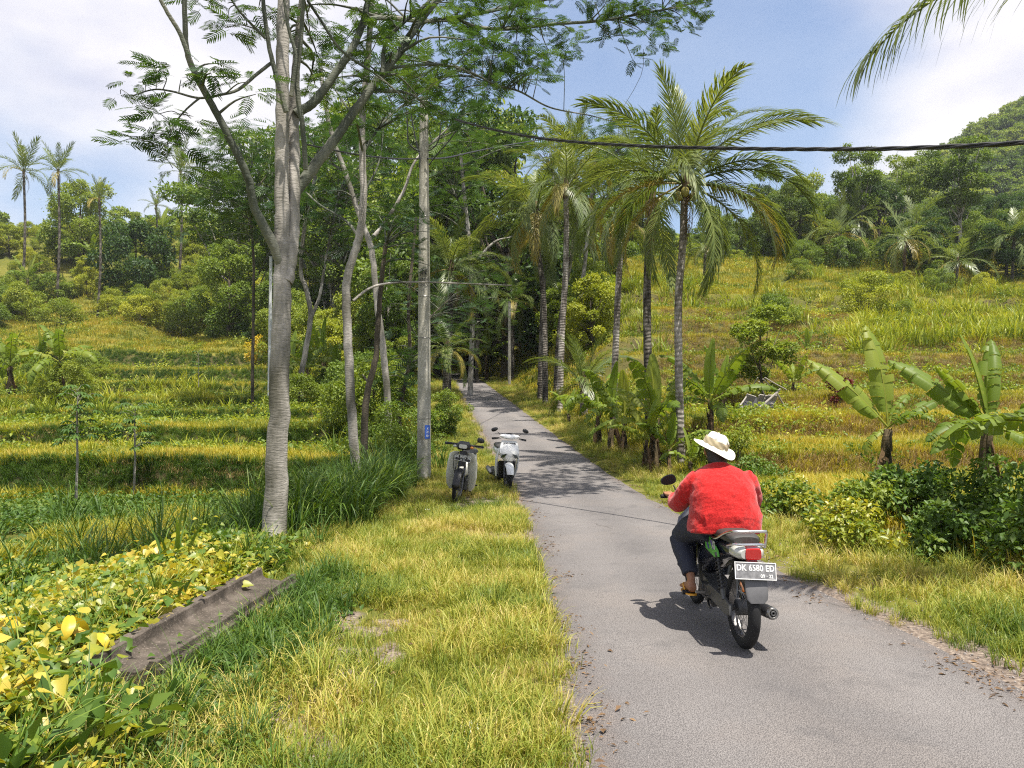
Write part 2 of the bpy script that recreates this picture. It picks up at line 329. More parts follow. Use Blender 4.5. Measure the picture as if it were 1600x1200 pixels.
def asphalt():
    t=NT('worn_asphalt'); p=t.pos(); u=t.n('UVMap'); sep=t.n('SeparateXYZ'); t.l(u.outputs[0],sep.inputs[0])
    big=t.noise(.55,5,.6,p); mid=t.noise(5,5,.6,p); fine=t.noise(120,3,.7,p)
    vo=t.n('TexVoronoi'); vo.inputs['Scale'].default_value=130; t.l(p,vo.inputs['Vector'])
    col=t.ramp(big,[(.3,(.195,.186,.183)),(.5,(.25,.237,.231)),(.7,(.315,.297,.286))])
    col=t.mix(t.math('MULTIPLY',mid,.5),col,(.20,.175,.165,1))
    pt=t.noise(.9,3,.5,p); col=t.mix(t.ramp(pt,[(.50,(0.,0.,0.)),(.62,(.5,.5,.5))]),col,(.29,.255,.23,1)); pt2=t.noise(1.7,4,.6,p); col=t.mix(t.ramp(pt2,[(.56,(0.,0.,0.)),(.64,(.45,.45,.45))]),col,(.12,.115,.115,1))
    # wheel paths polished paler, middle and margins darker, tan dust near the edge
    wv=t.n('Math',operation='COSINE'); t.l(t.math('MULTIPLY',sep.outputs[0],12.566),wv.inputs[0])
    col=t.mix(t.math('MULTIPLY',t.math('MULTIPLY',t.math('ADD',wv.outputs[0],1.0),t.noise(.8,4,.6,p)),.42),col,(.125,.118,.118,1))
    ed=t.math('ABSOLUTE',t.math('SUBTRACT',sep.outputs[0],.5)); edn=t.math('ADD',ed,t.math('MULTIPLY',t.math('SUBTRACT',t.noise(2.2,6,.65,p),.5),.22))
    col=t.mix(t.ramp(edn,[(.38,(0.,0.,0.)),(.46,(.5,.5,.5)),(.52,(.85,.85,.85))]),col,t.ramp(mid,[(.35,(.10,.09,.085)),(.55,(.20,.16,.14)),(.7,(.31,.24,.19))]))
    col=t.mix(t.ramp(vo.outputs['Distance'],[(.22,(.0,.0,.0)),(.7,(.75,.75,.75))]),col,(.07,.065,.065,1))
    col=t.mix(t.math('MULTIPLY',t.math('GREATER_THAN',fine,.62),.4),col,(.42,.39,.37,1))
    # thin cracks
    vc=t.n('TexVoronoi',feature='DISTANCE_TO_EDGE'); vc.inputs['Scale'].default_value=.42; 
    mpv=t.n('VectorMath',operation='ADD'); nv=t.n('TexNoise'); nv.inputs['Scale'].default_value=1.5; t.l(p,nv.inputs['Vector']); t.l(p,mpv.inputs[0]); t.l(nv.outputs['Color'],mpv.inputs[1]); t.l(mpv.outputs[0],vc.inputs['Vector'])
    col=t.mix(t.math('MULTIPLY',t.math('MULTIPLY',t.math('LESS_THAN',vc.outputs['Distance'],.004),t.math('GREATER_THAN',big,.56)),.5),col,(.04,.035,.03,1))
    h=t.math('ADD',t.math('MULTIPLY',vo.outputs['Distance'],-1.0),t.math('MULTIPLY',mid,.8))
    return t.done(t.bsdf(col,.82,.3,bump=h,bs=.7,bd=.012))
M['asphalt']=asphalt()
def groundmat():
    t=NT('grassy_soil'); p=t.pos(); n1=t.noise(.12,6,.6,p); n2=t.noise(2.5,6,.65,p); n3=t.noise(30,4,.6,p)
    c=t.ramp(t.math('ADD',t.math('MULTIPLY',n1,.6),t.math('MULTIPLY',n2,.4)),[(.35,(.06,.085,.018)),(.5,(.15,.155,.025)),(.62,(.25,.215,.04)),(.75,(.28,.19,.075))])
    c=t.mix(t.math('MULTIPLY',n3,.6),c,(.05,.045,.018,1))
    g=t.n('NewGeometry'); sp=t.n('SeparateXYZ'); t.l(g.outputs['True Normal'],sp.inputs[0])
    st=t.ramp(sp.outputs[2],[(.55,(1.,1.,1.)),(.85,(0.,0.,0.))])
    c=t.mix(st,c,t.ramp(n3,[(.3,(.03,.032,.014)),(.6,(.085,.068,.034)),(.8,(.19,.14,.07))]))  # steep banks: bare earth, its colour darkened to carry the walls' shade
    # bare tan soil close to the road
    u=t.n('Attribute'); u.attribute_name='bare'
    bf=t.ramp(t.math('ADD',u.outputs['Fac'],t.math('MULTIPLY',t.math('SUBTRACT',n2,.5),.7)),[(.4,(0.,0.,0.)),(.6,(1.,1.,1.))])
    c=t.mix(bf,c,t.ramp(n3,[(.3,(.08,.065,.055)),(.5,(.17,.135,.11)),(.72,(.31,.26,.21))]))
    return t.done(t.bsdf(c,.95,.1,bump=t.math('ADD',n2,t.math('MULTIPLY',n3,.5)),bs=.8,bd=.05))
M['ground']=groundmat()
def concrete(name,a,b,c,sc=3):
    t=NT(name); v=t.objc(); n1=t.noise(sc,6,.65,v); n2=t.noise(sc*14,4,.6,v)
    col=t.ramp(n1,[(.32,a),(.5,b),(.7,c)]); col=t.mix(t.math('MULTIPLY',t.math('GREATER_THAN',n2,.6),.5),col,tuple(x*1.5 for x in c)+(1,))
    return t.done(t.bsdf(col,.9,.2,bump=t.math('ADD',n1,n2),bs=.5,bd=.01))
M['concrete']=concrete('pole_concrete',(.19,.18,.14),(.33,.315,.265),(.46,.44,.385),1.5)
M['old_concrete']=concrete('mossy_concrete',(.028,.025,.02),(.075,.062,.05),(.14,.118,.098),5)
M['cable']=simple('cable_rubber',(.012,.012,.014),.45)
M['black']=simple('black_plastic',(.012,.012,.014),.42,spec=.5)
M['rubber']=simple('tyre_rubber',(.016,.016,.017),.75,spec=.3,scale=60)
M['steel']=simple('brushed_steel',(.26,.255,.25),.32,metal=.9,scale=40)
M['dsteel']=simple('dusty_engine_metal',(.10,.10,.10),.5,metal=.6)
M['chrome']=simple('chrome_rail',(.66,.65,.63),.22,metal=1,var=.05)
M['white_paint']=simple('white_paint',(.78,.78,.76),.28,coat=.4,var=.04)
M['cream_paint']=simple('cream_plastic',(.60,.59,.52),.35,coat=.2,var=.06)
M['blue_paint']=simple('dark_body_paint',(.014,.017,.03),.3,coat=.5)
M['green_deco']=simple('green_decal',(.10,.42,.07),.4,var=.3)
M['purple_deco']=simple('violet_decal',(.08,.06,.28),.4)
M['silver_deco']=simple('silver_decal',(.5,.52,.5),.35)
M['flap']=simple('grey_mudflap',(.12,.12,.125),.6,var=.25)
M['plate']=simple('plate_black',(.018,.018,.02),.45)
M['plate_worn']=simple('worn_dark_plate',(.21,.21,.215),.42,var=.6,scale=30)
M['letter']=simple('plate_letter',(.72,.72,.70),.5)
M['red_lens']=simple('red_lens',(.42,.012,.012),.15,spec=.7,coat=.8,var=.15)
M['clear_lens']=simple('clear_lens',(.50,.50,.46),.12,spec=.8,coat=.8,var=.2)
M['seat']=simple('seat_vinyl',(.045,.043,.04),.5,var=.35,scale=9)
M['mirror']=simple('mirror_glass',(.09,.11,.12),.08,metal=.9,var=.02)
M['skin']=simple('skin',(.30,.135,.07),.5,var=.12,scale=25)
M['hair']=simple('black_hair',(.012,.009,.008),.45,bump=.4,scale=120)
M['trouser']=simple('navy_trouser_cloth',(.022,.026,.045),.8,var=.3,scale=30,bump=.2)
M['sandal']=simple('orange_rubber_sandal',(.70,.34,.03),.55)
def knit():
    t=NT('red_knit'); v=t.objc(); w=t.n('TexWave',wave_type='BANDS',bands_direction='Z'); w.inputs['Scale'].default_value=34; w.inputs['Distortion'].default_value=2.2; w.inputs['Detail'].default_value=2; w.inputs['Detail Scale'].default_value=8; t.l(v,w.inputs['Vector'])
    n=t.noise(90,4,.7,v); n2=t.noise(4,4,.5,v); c=t.ramp(n,[(.3,(.27,.006,.007)),(.5,(.44,.012,.012)),(.72,(.58,.035,.03))])
    b=t.bsdf(c,.92,.15,bump=t.math('ADD',t.math('MULTIPLY',w.outputs['Fac'],.14),t.math('ADD',n,t.math('MULTIPLY',n2,2.5))),bs=.5,bd=.008)
    b.inputs['Sheen Weight'].default_value=.25
    return t.done(b)
M['knit']=knit()
M['hat']=simple('cream_cotton',(.70,.67,.58),.85,spec=.2,var=.07,scale=14,bump=.25)
M['hat_tan']=simple('tan_cotton',(.45,.38,.25),.85,spec=.2,var=.15,scale=20,bump=.25)
M['sign_blue']=simple('blue_plate',(.03,.10,.42),.4)
M['paper']=simple('white_wrapper',(.75,.75,.74),.6,var=.05)
M['wood_pale']=simple('bleached_wood',(.33,.30,.26),.8,var=.4)
M['tarp']=simple('dark_tarp',(.03,.03,.034),.6,var=.4)
M['rock']=simple('stone',(.30,.27,.25),.9,var=.4,scale=40,bump=.5)

# ================================================================ ground and road
def axis(mn,mx,base,k):
    a=[0.0]
    while a[-1]<mx: a.append(a[-1]+max(base,k*a[-1]))
    b=[0.0]
    while b[-1]>mn: b.append(b[-1]-max(base,k*-b[-1]))
    return np.array(sorted(set(b+a)))
gx=axis(-420,480,.14,.017); gy=axis(-14,500,.13,.0115)
X,Y=np.meshgrid(gx,gy); Z=H(X,Y); nx,ny=len(gx),len(gy)
V=np.stack([X,Y,Z],-1).reshape(-1,3); idx=np.arange(nx*ny).reshape(ny,nx)
Fq=np.stack([idx[:-1,:-1],idx[:-1,1:],idx[1:,1:],idx[1:,:-1]],-1).reshape(-1,4)
me=new_mesh('ground',V,Fq,smooth=True,mat=M['ground'])
D,_=road_dist(X,Y); aD=np.abs(D)-hw(Y)
a=me.attributes.new('bare','FLOAT','POINT'); bare_=(1-sst(.0,.6,aD))*np.where(D>0,np.interp(Y,[5,8],[.9,.4]),.6); bare_=np.maximum(bare_,sst(.54,.64,fbm(X*.9,Y*.9,31))*.85*((D<0)&(aD<2.4)&(Y<14)&(Y>1))); a.data.foreach_set('value',bare_.astype(np.float32).ravel())
tag(link('ground',me),kind='structure')
def road():
    n=len(RX); m=15; v=[];uv=[]; s=0
    for i in range(n):
        j0,j1=max(i-1,0),min(i+1,n-1); t=Vector((RX[j1]-RX[j0],RY[j1]-RY[j0],0)).normalized(); nn=Vector((t.y,-t.x,0)); w=float(hw(RY[i]))
        if i: s+=math.hypot(RX[i]-RX[i-1],RY[i]-RY[i-1])
        for k in range(m):
            q=k/(m-1); e=1+(.5*(fbm(np.array([s*1.1]),np.array([k>7]),5)[0]-.5)*.5 if k in(0,m-1) else 0)
            o=(q-.5)*2*w*e; v.append((RX[i]+nn.x*o,RY[i]+nn.y*o,RZZ[i]+.006-.02*(abs(q-.5)*2)**3)); uv.append((q,s))
    f=np.array([(i*m+k,i*m+k+1,(i+1)*m+k+1,(i+1)*m+k) for i in range(n-1) for k in range(m-1)])
    me=new_mesh('road',v,f,smooth=True,mat=M['asphalt']); l=me.uv_layers.new(name='UVMap')
    li=np.zeros(len(me.loops),np.int32); me.loops.foreach_get('vertex_index',li); l.data.foreach_set('uv',np.array(uv,np.float32)[li].ravel())
    return tag(link('road',me),kind='structure')
# denser road rows for ragged edges
_RX,_RY,_RZ=RX,RY,RZZ
RX,RY,RZZ=resample(RP,RZ,900); 
for _ in range(30):
    for a_ in (RX,RY,RZZ): a_[1:-1]=(a_[:-2]+2*a_[1:-1]+a_[2:])/4
road(); RX,RY,RZZ=_RX,_RY,_RZ

# ================================================================ leaf generators (numpy)
def blades(n,h,w,spread,lean,seed,seg=3,dr=.6):
    """tuft of arching blades from the origin; returns verts, quads, tint"""
    r=np.random.default_rng(seed); V=[];Q=[];T=[]
    a=r.uniform(0,2*np.pi,n); hh=h*r.uniform(.45,1.15,n); b=r.uniform(0,1,n)**.6*spread; le=lean*r.uniform(.2,1.4,n); la=a+r.normal(0,.8,n)
    for i in range(n):
        bx,by=b[i]*np.cos(a[i]),b[i]*np.sin(a[i]); dx,dy=np.cos(la[i]),np.sin(la[i]); px,py=-dy,dx
        tw=r.uniform(-.9,.9); px,py=px*np.cos(tw)-py*np.sin(tw),px*np.sin(tw)+py*np.cos(tw)
        th=np.pi/2-r.uniform(0,.25); x=y=0.; z=0.; base=len(V)
        for k in range(seg+1):
            q=k/seg; ww=w*(1-q**1.8)*.5+.0003
            V.append((bx+dx*x-px*ww,by+dy*x-py*ww,z)); V.append((bx+dx*x+px*ww,by+dy*x+py*ww,z))
            st=hh[i]/seg; x+=np.cos(th)*st; z+=np.sin(th)*st; th-=le[i]*(1+dr*k)/seg*1.3
        t=r.uniform(0,1)
        for k in range(seg): c=base+2*k; Q.append((c,c+1,c+3,c+2)); T.append(t)
    return np.array(V),np.array(Q),np.array(T)
def leafcards(C,Dr,Up,L,Wd,tint,fold=.25):
    """rhombic folded leaves: centre base C, direction Dr, normal Up"""
    C=np.asarray(C,float); Dr=Dr/np.linalg.norm(Dr,axis=1,keepdims=True); S=np.cross(Dr,Up); S/=np.linalg.norm(S,axis=1,keepdims=True)+1e-9; U=np.cross(S,Dr)
    L=np.asarray(L).reshape(-1,1)*np.ones((len(C),1)); Wd=np.asarray(Wd).reshape(-1,1)*np.ones((len(C),1))
    a=C; b=C+Dr*L*.45+S*Wd*.5+U*Wd*fold; c=C+Dr*L-U*L*.12; d=C+Dr*L*.45-S*Wd*.5+U*Wd*fold
    V=np.stack([a,b,c,d],1).reshape(-1,3); n=len(C); i=np.arange(n)*4
    Q=np.stack([i,i+1,i+2,i,i+2,i+3],1).reshape(-1,3)
    return V,Q,np.repeat(tint,2)
def rdir(r,n,up=.0):
    d=r.normal(size=(n,3)); d[:,2]+=up; return d/np.linalg.norm(d,axis=1,keepdims=True)
def clump_crown(seed,clumps,leaves,ls,flat=.75,out=.6,tvar=.5):
    """clumps: (n,4) centres+radius; leaves gathered near each clump's skin, turned up and out"""
    r=np.random.default_rng(seed); Cs=[];Ds=[];Us=[];Ts=[]
    for c in clumps:
        n=max(6,int(leaves*(c[3]/np.mean(clumps[:,3]))**2)); d=rdir(r,n,.25); rad=c[3]*r.uniform(.35,1.08,n)**.5
        st_=r.uniform(0,1,n)<.10; rad=np.where(st_,rad*r.uniform(1.1,1.75,n),rad); p=c[:3]+d*rad[:,None]*np.array([1,1,flat]); Cs.append(p)
        Ds.append(d*out+rdir(r,n)*.7+np.array([0,0,-.15])); Us.append(d*.6+rdir(r,n)*.5+np.array([0,0,.7])); Ts.append(np.clip(r.uniform(0,1)*tvar+r.uniform(0,1,n)*(1-tvar),0,1))
    C=np.concatenate(Cs); n=len(C)
    return leafcards(C,np.concatenate(Ds),np.concatenate(Us),ls*r.uniform(.6,1.3,n),ls*.55*r.uniform(.7,1.2,n),np.concatenate(Ts))
def merge(parts):
    V=[];Q=[];T=[];b=0
    for v,q,t in parts: V.append(v);Q.append(q+b);T.append(t);b+=len(v)
    return np.concatenate(V),np.concatenate(Q),np.concatenate(T)
def proto(name,vqt,mat):
    v,q,t=vqt; return link(name,new_mesh(name,v,q,t,mat=mat),col=PROTO)

# ---- scatter of countless ground cover: points carrying instances
def scatter(name,P,S,protos,seed=0,tilt=.12,kind='stuff',up=None):
    r=np.random.default_rng(seed); n=len(P)
    c=bpy.data.collections.new(name+'_source')
    for o in protos: c.objects.link(o)
    me=bpy.data.meshes.new(name); me.vertices.add(n); me.vertices.foreach_set('co',np.asarray(P,np.float32).ravel())
    a=me.attributes.new('rot','FLOAT_VECTOR','POINT'); rt=np.stack([r.normal(0,tilt,n),r.normal(0,tilt,n),r.uniform(0,6.283,n)],1); a.data.foreach_set('vector',rt.astype(np.float32).ravel())
    a=me.attributes.new('scl','FLOAT','POINT'); a.data.foreach_set('value',np.asarray(S,np.float32))
    a=me.attributes.new('idx','INT','POINT'); a.data.foreach_set('value',r.integers(0,len(protos),n).astype(np.int32))
    o=link(name,me); g=bpy.data.node_groups.new(name,'GeometryNodeTree')
    g.interface.new_socket('Geometry',in_out='INPUT',socket_type='NodeSocketGeometry'); g.interface.new_socket('Geometry',in_out='OUTPUT',socket_type='NodeSocketGeometry')
    gi=g.nodes.new('NodeGroupInput'); go=g.nodes.new('NodeGroupOutput'); ip=g.nodes.new('GeometryNodeInstanceOnPoints'); ci=g.nodes.new('GeometryNodeCollectionInfo')
    ci.inputs['Collection'].default_value=c; ci.inputs['Separate Children'].default_value=True; ci.inputs['Reset Children'].default_value=True
    def na(nm,ty):
        x=g.nodes.new('GeometryNodeInputNamedAttribute'); x.data_type=ty; x.inputs[0].default_value=nm; return [s for s in x.outputs if s.enabled and s.name=='Attribute'][0]
    l=g.links.new; l(gi.outputs[0],ip.inputs['Points']); l(ci.outputs[0],ip.inputs['Instance']); ip.inputs['Pick Instance'].default_value=True
    l(na('idx','INT'),ip.inputs['Instance Index']); l(na('rot','FLOAT_VECTOR'),ip.inputs['Rotation']); l(na('scl','FLOAT'),ip.inputs['Scale']); l(ip.outputs[0],go.inputs[0])
    md=o.modifiers.new('scatter','NODES'); md.node_group=g
    return tag(o,kind=kind)
def on_ground(x,y,dz=0.): return np.stack([x,y,H(x,y)+dz],1)

# ================================================================ ground cover
g_short=[proto('grass_tuft',blades(34,.10,.0045,.12,1.0,s),M['grass']) for s in range(4)]
g_mid=[proto('grass_tuft',blades(34,.24,.0065,.11,1.1,10+s,4),M['grass']) for s in range(4)]
g_field=[proto('field_tuft',blades(30,.34,.022,.30,.9,20+s),M['field']) for s in range(4)]
g_far=[proto('far_tuft',blades(20,.40,.06,.55,.9,30+s,2),M['field']) for s in range(4)]
g_straw=[proto('straw_tuft',blades(30,.35,.012,.22,1.5,40+s),M['straw']) for s in range(3)]
g_long=[proto('long_grass',blades(34,1.15,.026,.22,1.15,50+s,6,.5),M['grass_dark']) for s in range(4)]; g_reed=[proto('reed',blades(26,1.1,.06,.4,.8,55+s,4,.5),M['t_light']) for s in range(3)]
def weedp(seed,n=26,r=.16,h=.2,ls=.09,mat='weed',wr=.6):
    q=np.random.default_rng(seed); C=np.stack([q.normal(0,r,n),q.normal(0,r,n),h*q.uniform(.15,1,n)],1); D=rdir(q,n,.1); U=rdir(q,n)*.5+np.array([0,0,1]); L=ls*q.uniform(.6,1.3,n)
    return proto('leafy_weed',leafcards(C,D,U,L,L*wr,q.uniform(0,1,n)),M[mat])
w_weed=[weedp(60+s) for s in range(4)]

def road_side(x,y): d,_=road_dist(x,y); return np.abs(d)-hw(y),np.sign(d)
def inview(x,y,m=.10): return np.abs(x/np.maximum(y,.1))<(.70+m)
# verge lawn on the left: from the road edge to the bank
n=26000; x=rng.uniform(-5.2,1.2,n); y=rng.uniform(2.3,20,n)**1.0; e,sg=road_side(x,y)
bare=fbm(x*.9,y*.9,31)                       # worn patches where little grows
edge_n=(fbm(x*2.2,y*1.4,33)-.5)*.5
k=(sg<0)&(e>.02+edge_n*.6)&inview(x,y,.2)&(rng.uniform(0,1,n)<np.where(bare>.57,.22,1))&(rng.uniform(0,1,n)<np.clip(9/y,.3,1)); slab=(x>-2.58)&(x<-1.82)&(y>4.2)&(y<6.45); k&=~slab
scatter('grass',on_ground(x[k],y[k],-.005),rng.uniform(.6,1.25,k.sum())*np.clip(.8+.02*y[k],.8,1.2),g_short,1)
n=5200; x=rng.uniform(-3.4,1.2,n); y=rng.uniform(2.2,13,n); e,sg=road_side(x,y); cl=fbm(x*1.1+5,y*1.1,37)
k=(sg<0)&(e>.05)&inview(x,y,.2)&((cl>.50)|((e<.5)&(y<9)&(fbm(x*1.7,y*1.7,38)>.42)))&~((x>-2.58)&(x<-1.82)&(y>4.2)&(y<6.45))&(e<2.7)
scatter('long_verge_grass',on_ground(x[k],y[k],-.005),rng.uniform(.55,1.15,k.sum()),g_mid,2)
# right verge: taller
n=30000; x=rng.uniform(-6,9,n); y=2.5+rng.uniform(0,1,n)**1.5*62; e,sg=road_side(x,y); lim=np.interp(y,[0,8,15,25,60],[3.2,2.9,1.9,1.7,2.2]); en=(fbm(x*1.8,y*1.2,41)-.5)*.7
k=(sg>0)&(e>.0+en*.4+.22*np.clip((6-y)/2,0,1))&(e<lim)&inview(x,y,.2)
scatter('right_verge_grass',on_ground(x[k],y[k],-.005),rng.uniform(.55,1.15,k.sum())*np.interp(y[k],[0,12,60],[1,1.05,1.5])*np.interp(e[k],[0,.6],[.6,1]),g_mid,3)
# left verge farther up the road
n=9000; x=rng.uniform(-14,1.5,n); y=13+rng.uniform(0,1,n)**1.3*50; e,sg=road_side(x,y)
k=(sg<0)&(e>.05)&(e<np.interp(y,[13,25,60],[2.8,2.2,2.4]))
scatter('far_verge_grass',on_ground(x[k],y[k],-.005),rng.uniform(.7,1.25,k.sum())*np.interp(y[k],[13,60],[.8,1.5]),g_mid,4)
# terraced fields, denser nearby
def slope(x,y): return np.abs(H(x,y+.15)-H(x,y-.15))/.3
n=120000; y=7*np.exp(rng.uniform(0,1,n)*math.log(120/7)); u=rng.uniform(-.80,.80,n); x=u*y; e,sg=road_side(x,y)
k=(e>np.where(sg<0,np.interp(y,[9,20,60],[3.6,2.6,2.2]),np.interp(y,[0,8,15,25,60],[2.5,2.2,1.6,1.6,2.0])))
near=y<30; sl_=slope(x,y); k&=~((sg<0)&(sl_>.4)&(y<80)); k&=~((sg>0)&(sl_>.42)&(x>.12*y)&(y<70)&(rng.uniform(0,1,n)<.9)); k&=~((x<-3)&(y<17.5)&(fbm(x*.5,y*.5,19)>.35))
kk=k&near; scatter('field_grass',on_ground(x[kk],y[kk],-.02),rng.uniform(.45,1.1,kk.sum()),g_field,5)
kk=k&~near; scatter('hillside_grass',on_ground(x[kk],y[kk],-.03),rng.uniform(.4,1.1,kk.sum())*np.interp(y[kk],[30,110],[.65,1.5]),g_far,6)
# dry straw on the terrace walls and stubble of the right field
n=120000; y=13+rng.uniform(0,1,n)**1.2*52; x=rng.uniform(1.0,22,n)*y/27; e,sg=road_side(x,y); s=slope(x,y)
k=(sg>0)&(e>2.4)&((s>.42)|((y>24)&(y<31)&(rng.uniform(0,1,n)<.5)&(fbm(x*.3,y*.3,3)>.38))|((y>19)&(y<21.5)&(rng.uniform(0,1,n)<.4)))&(x>.2*y)
scatter('dry_terrace_straw',on_ground(x[k],y[k],-.02),rng.uniform(.4,1.0,k.sum()),g_straw+g_field[:1],7)
n=16000; y=16+rng.uniform(0,1,n)*20; x=-rng.uniform(2,30,n)*y/27; s=slope(x,y); k=(s>.55)&(fbm(x*.35,y*.2,8)>.60)
scatter('dry_bank_straw',on_ground(x[k],y[k],-.02),rng.uniform(.45,.95,k.sum()),g_straw,8)
# broad leafed weeds between
n=26000; y=6*np.exp(rng.uniform(0,1,n)*math.log(60/6)); x=rng.uniform(-.8,.8,n)*y; e,sg=road_side(x,y)
bankside=(x<-3)&(y<17.5)&(fbm(x*.6,y*.6,18)>.30)
k=(e>np.where(sg<0,2.9,2.3))&((fbm(x*.5,y*.5,17)>.62)|bankside|((sg>0)&(y<13)&(e<5)))
scatter('leafy_weeds',on_ground(x[k],y[k],-.03),rng.uniform(.4,1.0,k.sum())*np.interp(y[k],[6,60],[1,2.2]),w_weed,9)
# green fringe over the left terrace walls, dark blades standing in for shade
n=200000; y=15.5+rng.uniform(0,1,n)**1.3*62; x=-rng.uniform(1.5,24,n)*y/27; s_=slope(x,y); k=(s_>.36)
scatter('wall_shade_grass',on_ground(x[k],y[k],-.02),rng.uniform(.16,.34,k.sum())*np.interp(y[k],[20,75],[1,1.6]),g_long,19)
# long dark grass along the bank under the trees
L=[]
for (px,Y,sp,nn) in [(480,10,.8,34),(530,11,.9,46),(585,12.5,1.0,56),(560,14,1.2,50),(620,14.5,.7,30),(500,13,1.2,40),(635,18,.6,20),(600,19,1.2,30),(455,9.2,.35,10),(400,11,1.0,20),(300,9.5,1.0,16),(200,9,1.2,14),(60,8.5,.8,10),(330,14,1.5,14),(130,13,1.5,10)]:
    for _ in range(nn):
        q=(px-800)/F*Y; x=random.gauss(q,sp*.6); y=random.gauss(Y,sp); x=min(x,-2.05-random.random()*.3) if y<17 and px>440 else x; L.append((x,y,Hs(x,y)-.02))
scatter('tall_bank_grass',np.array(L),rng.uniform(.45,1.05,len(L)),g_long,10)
# tall reeds on the right hill slope
n=5000; y=rng.uniform(34,80,n); x=(rng.uniform(-60,820,n))/F*y; px=x/y*F+800
k=((px>1330)&(y>44)&(y<78)&(fbm(x*.12,y*.12,55)>.40))|((fbm(x*.25,y*.25,56)>.62)&(y>40)&(px>960))
scatter('hill_reeds',on_ground(x[k],y[k],-.05),rng.uniform(.7,1.7,k.sum()),g_reed+g_field,11)
n=7000; y=rng.uniform(20,60,n); x=-(rng.uniform(150,820,n))/F*y
k=(fbm(x*.2,y*.2,57)>.55)
scatter('terrace_reeds',on_ground(x[k],y[k],-.05),rng.uniform(.35,1.0,k.sum())*np.interp(y[k],[20,60],[.8,1.6]),g_field+g_reed[:1],12)
# low leafy patches breaking up the fields
w_field=[weedp(160+s,40,.35,.45,.14,'t_mid') for s in range(3)]+[weedp(170+s,40,.35,.4,.13,'t_light') for s in range(3)]
n=9000; y=20*np.exp(rng.uniform(0,1,n)*math.log(110/20)); x=rng.uniform(-.8,.8,n)*y; e,sg=road_side(x,y); k=(e>3)&(fbm(x*.35,y*.35,91)>.57)
scatter('field_weeds',on_ground(x[k],y[k],-.05),rng.uniform(.5,1.3,k.sum())*np.interp(y[k],[20,100],[.8,1.8]),w_field,92)
# gravel and dry litter along the edges
def pebble(s):
    b=MB().ell((0,0,.3),(1,.8,.55),7,5); q=np.random.default_rng(s); v=np.array(b.v)*.012*(1+q.normal(0,.12,(len(b.v),1)))
    return link('pebble',new_mesh('pebble',v,b.f,mat=M['rock']),col=PROTO)
pb=[pebble(s) for s in range(3)]
n=26000; y=rng.uniform(2.4,14,n); x=rng.uniform(-.6,4.5,n); e,sg=road_side(x,y)
k=((sg>0)&(np.abs(e)<.75*rng.uniform(0,1,n)+.05)&(e>-.65))|((sg<0)&(np.abs(e)<.10)&(rng.uniform(0,1,n)<.3)); k&=inview(x,y,.3)
hh=np.maximum(H(x[k],y[k]),np.where(e[k]<.05,-.012,-9))
scatter('gravel',np.stack([x[k],y[k],hh],1),rng.uniform(.25,.95,k.sum())**1.5,pb,13,.5)
def litter(s,n=5):
    q=np.random.default_rng(s); C=np.stack([q.normal(0,.05,n),q.normal(0,.05,n),q.uniform(.002,.012,n)],1); D=q.normal(size=(n,3)); D[:,2]*=.12
    L=.026*q.uniform(.5,1.8,n); return proto('dry_leaf_bits',leafcards(C,D,np.array([[0,0,1.]]*n)+q.normal(0,.3,(n,3)),L,L*q.uniform(.12,.5,n),q.uniform(0,1,n)),M['dead'])
lt=[litter(s) for s in range(5)]
n=9000; y=2.4+rng.uniform(0,1,n)**1.4*24; x=rng.uniform(-1.6,5,n); e,sg=road_side(x,y)
k=((e>-.3)&(e<.6)&(fbm(x*1.3,y*.8,61)>.44))|((sg<0)&(e>.1)&(bare[:n]>.60)&(e<1.5)); k&=inview(x,y,.3)
scatter('leaf_litter',np.stack([x[k],y[k],np.maximum(H(x[k],y[k]),-.006)],1),rng.uniform(.6,1.5,k.sum()),lt,14,.1)

